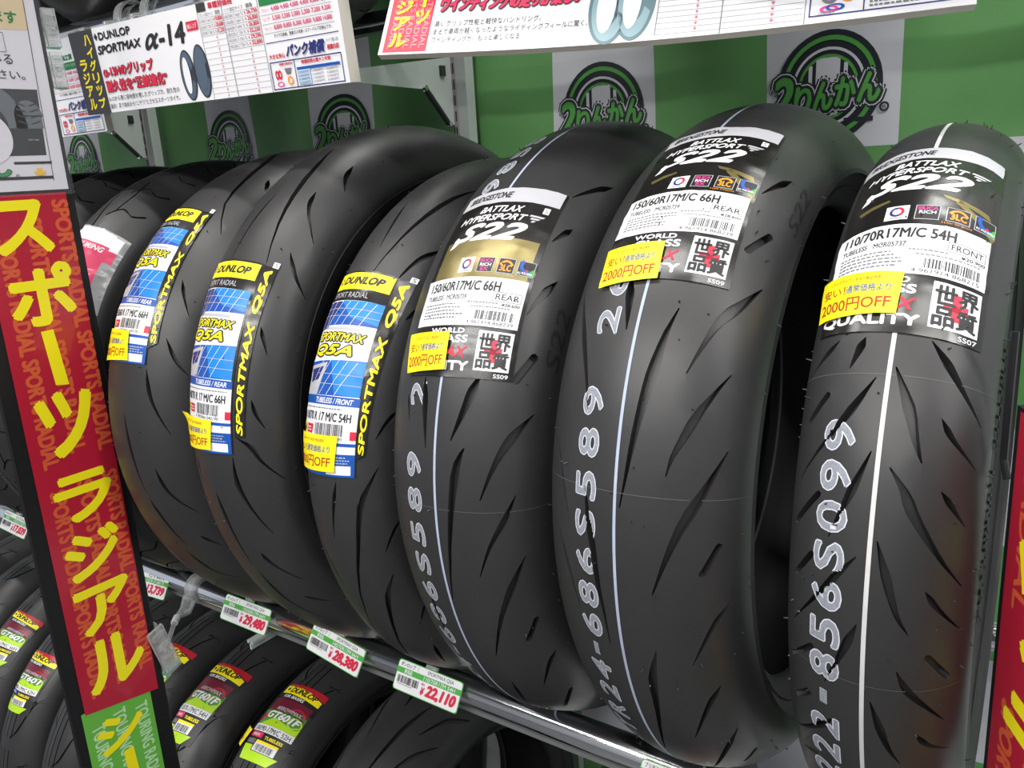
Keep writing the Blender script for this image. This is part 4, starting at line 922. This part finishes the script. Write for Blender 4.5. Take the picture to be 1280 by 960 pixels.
tyre_pic(a, 202, 62, 35, 17, True, TP3, TP4); tyre_pic(a, 222, 59, 36, 16, True, TP3, TP4)
a.rect(240, 22, 240.5, H_ - 4, GRY, 2); price_table(a, 240, 48, 24, H_ - 4, 14, [], 3); a.rect(288, 20, 288.6, H_, GRY, 3); price_table(a, 289, 56, 24, H_ - 4, 14, [], 4); a.rect(346, 20, 346.5, H_, GRY, 3)
a.frame(349, 30, 446, 91, 0.9, NAV, 3); a.rect(384, 60, 384.8, 91, NAV, 3); a.text('補償対象部品', 356, 62, 380, 66, RED, 4, 0.02); a.ring(362, 76, 3, 5.5, GRY, 4); a.ring(374, 76, 3.5, 5.5, ORG, 4); a.ring(362, 86, 1.8, 2.8, PNK, 4, sx=2.2); a.ring(366, 85, 1.8, 2.8, BLU, 4, sx=2.2); a.text('※保証対象外', 355, 88, 366, 90, GRY, 4); a.micro(388, 80, 440, 3, 3.2, GRY, 4, seed=9)
hh = Vector((.976, .215, -.035)); vv = -Vector((-.079, .496, .865))
hang_sign('price_sign', 'white price sign with red SPORTS RADIAL band, tilted back at the top', Vector((-.5203, -.2, .3667)) - vv.normalized() * 0.096, hh, vv, W_, H_, a, 0.006, sag=0.0075, top=20.0)

def ring_clip(X, Z, label, ang=35, r=0.0195, wd=0.012):
    root = tag(thing('bar_clip', '', ''), label, 'clip', 'clear clips on the upper bar')
    mb = MB(); n = 28; V = []; F = []
    for i in range(n + 1):
        t = R_(-40 + 300 * i / n)
        for rr, x in ((r, -wd / 2), (r + 0.0028, -wd / 2), (r + 0.0028, wd / 2), (r, wd / 2)): V.append((X + x, -0.15 - rr * math.cos(t), Z + rr * math.sin(t)))
    for i in range(n):
        for k in range(4): F.append((i * 4 + k, i * 4 + (k + 1) % 4, (i + 1) * 4 + (k + 1) % 4, (i + 1) * 4 + k))
    F += [(0, 1, 2, 3), (n * 4 + 3, n * 4 + 2, n * 4 + 1, n * 4)]
    mb.add(V, F, CLEAR); mb.build('ring', root, smooth=40)
    mb = MB(); mb.tube([(X, -0.172, Z - 0.004), (X, -0.186, Z - 0.006), (X, -0.1885, Z - 0.026)], [0.004, 0.0035, 0.003], CLEAR, n=10); mb.build('hanger', root, smooth=40)
    return root
ring_clip(-0.945, ZB + UP, 'clear plastic clip on the upper bar at the left corner of the black banded sign')
ring_clip(-0.892, ZB + UP, 'clear plastic clip on the upper bar above the tyre maker name on the sign')
ring_clip(-0.700, ZB + UP, 'clear plastic clip on the upper bar over the right end of the black banded sign')

# clear jointed clip that ties the sign board to the middle bar, and a gripping clip at the top
def grip(root, c, tilt, s=1.0, name='gripper'):
    M = Matrix.Translation(Vector(c)) @ Matrix.Rotation(R_(tilt[0]), 4, 'X') @ Matrix.Rotation(R_(tilt[1]), 4, 'Z')
    mb = MB()
    for sg in (-1, 1):
        mb.box((sg * 0.0045 * s - 0.0016 * s, -0.009 * s, -0.026 * s), (sg * 0.0045 * s + 0.0016 * s, 0.009 * s, 0.026 * s), CLEAR, M)
        for k in range(4): mb.box((sg * 0.0066 * s - 0.0010 * s, -0.007 * s, (-0.022 + 0.0125 * k) * s), (sg * 0.0066 * s + 0.0010 * s, 0.007 * s, (-0.0165 + 0.0125 * k) * s), CLEAR, M)
    mb.tube([M @ Vector((-0.009 * s, 0, 0)), M @ Vector((0.009 * s, 0, 0))], 0.0026 * s, CLEAR, n=10)
    mb.box((-0.003 * s, -0.0085 * s, -0.0275 * s), (0.003 * s, 0.0085 * s, -0.024 * s), mat('clip_green_edge', (120, 190, 160), 0.2), M)
    return mb.build(name, root)
k = tag(thing('jointed_clip', '', ''), 'clear jointed clip ringed on the chrome bar, gripping the edge of the black sign board', 'clip')
X0 = -1.004
mb = MB(); n = 30; V = []; F = []; wd = 0.017
for i in range(n + 1):
    t = R_(-75 + 330 * i / n)
    for rr, x in ((0.0165, -wd / 2), (0.0215, -wd / 2), (0.0215, wd / 2), (0.0165, wd / 2)): V.append((X0 + x, -0.15 - rr * math.cos(t), ZB + rr * math.sin(t)))
for i in range(n):
    for q in range(4): F.append((i * 4 + q, i * 4 + (q + 1) % 4, (i + 1) * 4 + (q + 1) % 4, (i + 1) * 4 + q))
F += [(0, 1, 2, 3), (n * 4 + 3, n * 4 + 2, n * 4 + 1, n * 4)]
mb.add(V, F, CLEAR); mb.build('ring', k, smooth=40)
mb = MB(); mb.tube([(X0 - 0.002, -0.168, ZB - 0.008), (X0 + 0.004, -0.182, ZB - 0.020), (X0 + 0.010, -0.197, ZB - 0.018)], [0.0105, 0.0085, 0.004], CLEAR, n=14); mb.build('arm', k, smooth=40)
mb = MB(); mb.tube([(X0 + 0.012, -0.200, ZB - 0.018), (X0 + 0.020, -0.210, ZB - 0.020)], [0.0048, 0.0048], WHT, n=14); mb.build('ball_joint', k, smooth=40)
grip(k, (FX + 0.004, FY + 0.1200, -0.300), (14, 8), 1.3)
mb = MB(); mb.tube([(X0 + 0.020, -0.210, ZB - 0.020), (FX - 0.02, -0.236, -0.306), (FX + 0.002, -0.2600, -0.304)], 0.0032, CLEAR, n=10); mb.build('link_rod', k, smooth=40)
k = tag(thing('jointed_clip', '', ''), 'clear plastic clip hanging at the top right edge of the black sign board', 'clip')
grip(k, (FX + 0.003, FY + 0.1245, 0.440), (2, 0), 0.75); grip(k, (FX + 0.003, FY + 0.1245, 0.398), (2, 0), 0.7, 'lower_gripper')

# ------------------------------------------------------------------ price tags on the middle front bar
def price_tag(X, roll, name, size, price, label, Z=-0.266, Y=-0.1635):
    W_, H_ = 88.0, 36.0; a = Art()
    def rr(u0, v0, u1, v1, r, m, ly):
        pts = []
        for cu, cv, s0 in ((u1 - r, v1 - r, 0), (u0 + r, v1 - r, 90), (u0 + r, v0 + r, 180), (u1 - r, v0 + r, 270)):
            for q in range(7): pts.append((cu + r * math.cos(R_(s0 + 15 * q)), cv + r * math.sin(R_(s0 + 15 * q))))
        a.poly(pts, m, ly)
    rr(0, 0, W_, H_, 4, LGN, 0); rr(1, 1, W_ - 1, H_ - 1, 3.4, WHT, 1)
    a.text(name[0], 4, 2.4, 24, 7.4, BLK, 2, 0.01); a.rect(28, 1.6, 28.4, 8, GRY, 2); a.text(name[1], 41, 2.6, 76, 7.4, BLK, 2, 0.0)
    a.rect(1, 9, W_ - 1, 15.5, LGN, 2); a.text('夏用品', 11, 10, 22, 14.6, WHT, 3, 0.02); a.text(size, 38, 9.9, 80, 14.7, WHT, 3, 0.01)
    a.barcode(4, 18, 33, 26.5, BLK, 2, int(X * -1000) % 97 + 3); a.micro(5, 27.6, 31, 1, 1.8, GRY, 2)
    a.text('税込', 36.5, 17.5, 41.5, 20.2, RED, 2, 0.02); a.text('¥', 37, 22, 42.5, 31.5, RED, 2, 0.05, 0.2)
    a.text(price, 43.5, 17.2, 84, 33, RED, 2, 0.065, 0.2)
    t = R_(31); c, s = math.cos(R_(roll)), math.sin(R_(roll))
    def f(u, v, off):
        x = (u - W_ / 2) / 1000 * 1.06; y = v / 1000 * 0.93; x, y = x * c - y * s, x * s + y * c
        return Vector((X + x, Y - y * math.sin(t) - off * math.cos(t), Z - y * math.cos(t) + off * math.sin(t)))
    root = tag(thing('price_tag', '', ''), label, 'price tag', 'price tags on the middle bar')
    a.build('printed_card', root, f, step=0.00025, base=0.0002)
    mb = MB(); V = [f(u, v, o) for o in (0.0, -0.0012) for u, v in ((0.8, 0.8), (W_ - .8, 0.8), (W_ - .8, H_ - .8), (0.8, H_ - .8))]
    mb.add(V, [(0, 1, 2, 3), (4, 7, 6, 5), (0, 4, 5, 1), (1, 5, 6, 2), (2, 6, 7, 3), (3, 7, 4, 0)], CLEAR)
    q0, q1 = f(W_ * .42, 6, -0.001), f(W_ * .58, 6, -0.001)
    mb.tube([(q0.x, Y + .002, Z + .001), (q1.x, Y + .002, Z + .001)], 0.0022, CLEAR, n=10)
    mb.build('clear_holder', root)
price_tag(-0.5605, 0.8, ('ダンロップ', 'SPORTMAX Q5A'), '110/70R17M 54H', '22,110', 'white and green price tag reading 22,110 yen on the chrome bar')
price_tag(-0.7040, 6.3, ('ダンロップ', 'SPORTMAX Q5A'), '140/70R17M 66H', '28,380', 'white and green price tag reading 28,380 yen on the chrome bar')
price_tag(-0.8755, 0.0, ('ダンロップ', 'SPORTMAX Q5A'), '150/60R17M 66H', '29,480', 'white and green price tag reading 29,480 yen on the chrome bar')
price_tag(-1.1040, -3.0, ('ダンロップ', 'GT601'), '110/70-17 54H TL', '13,739', 'white and green price tag reading 13,739 yen beside the clear jointed clip', Z=-0.279)
price_tag(-1.505, 2.0, ('ダンロップ', 'GT601'), '130/70-17 62H TL', '17,039', 'price tag at the left edge of the photo, its figures starting 17,0')
price_tag(-0.257, 0.0, ('ブリヂストン', 'BATTLAX S22'), '150/60R17M 66H', '28,600', 'price tag at the bottom edge of the photo, only its top corner showing', Z=-0.275)
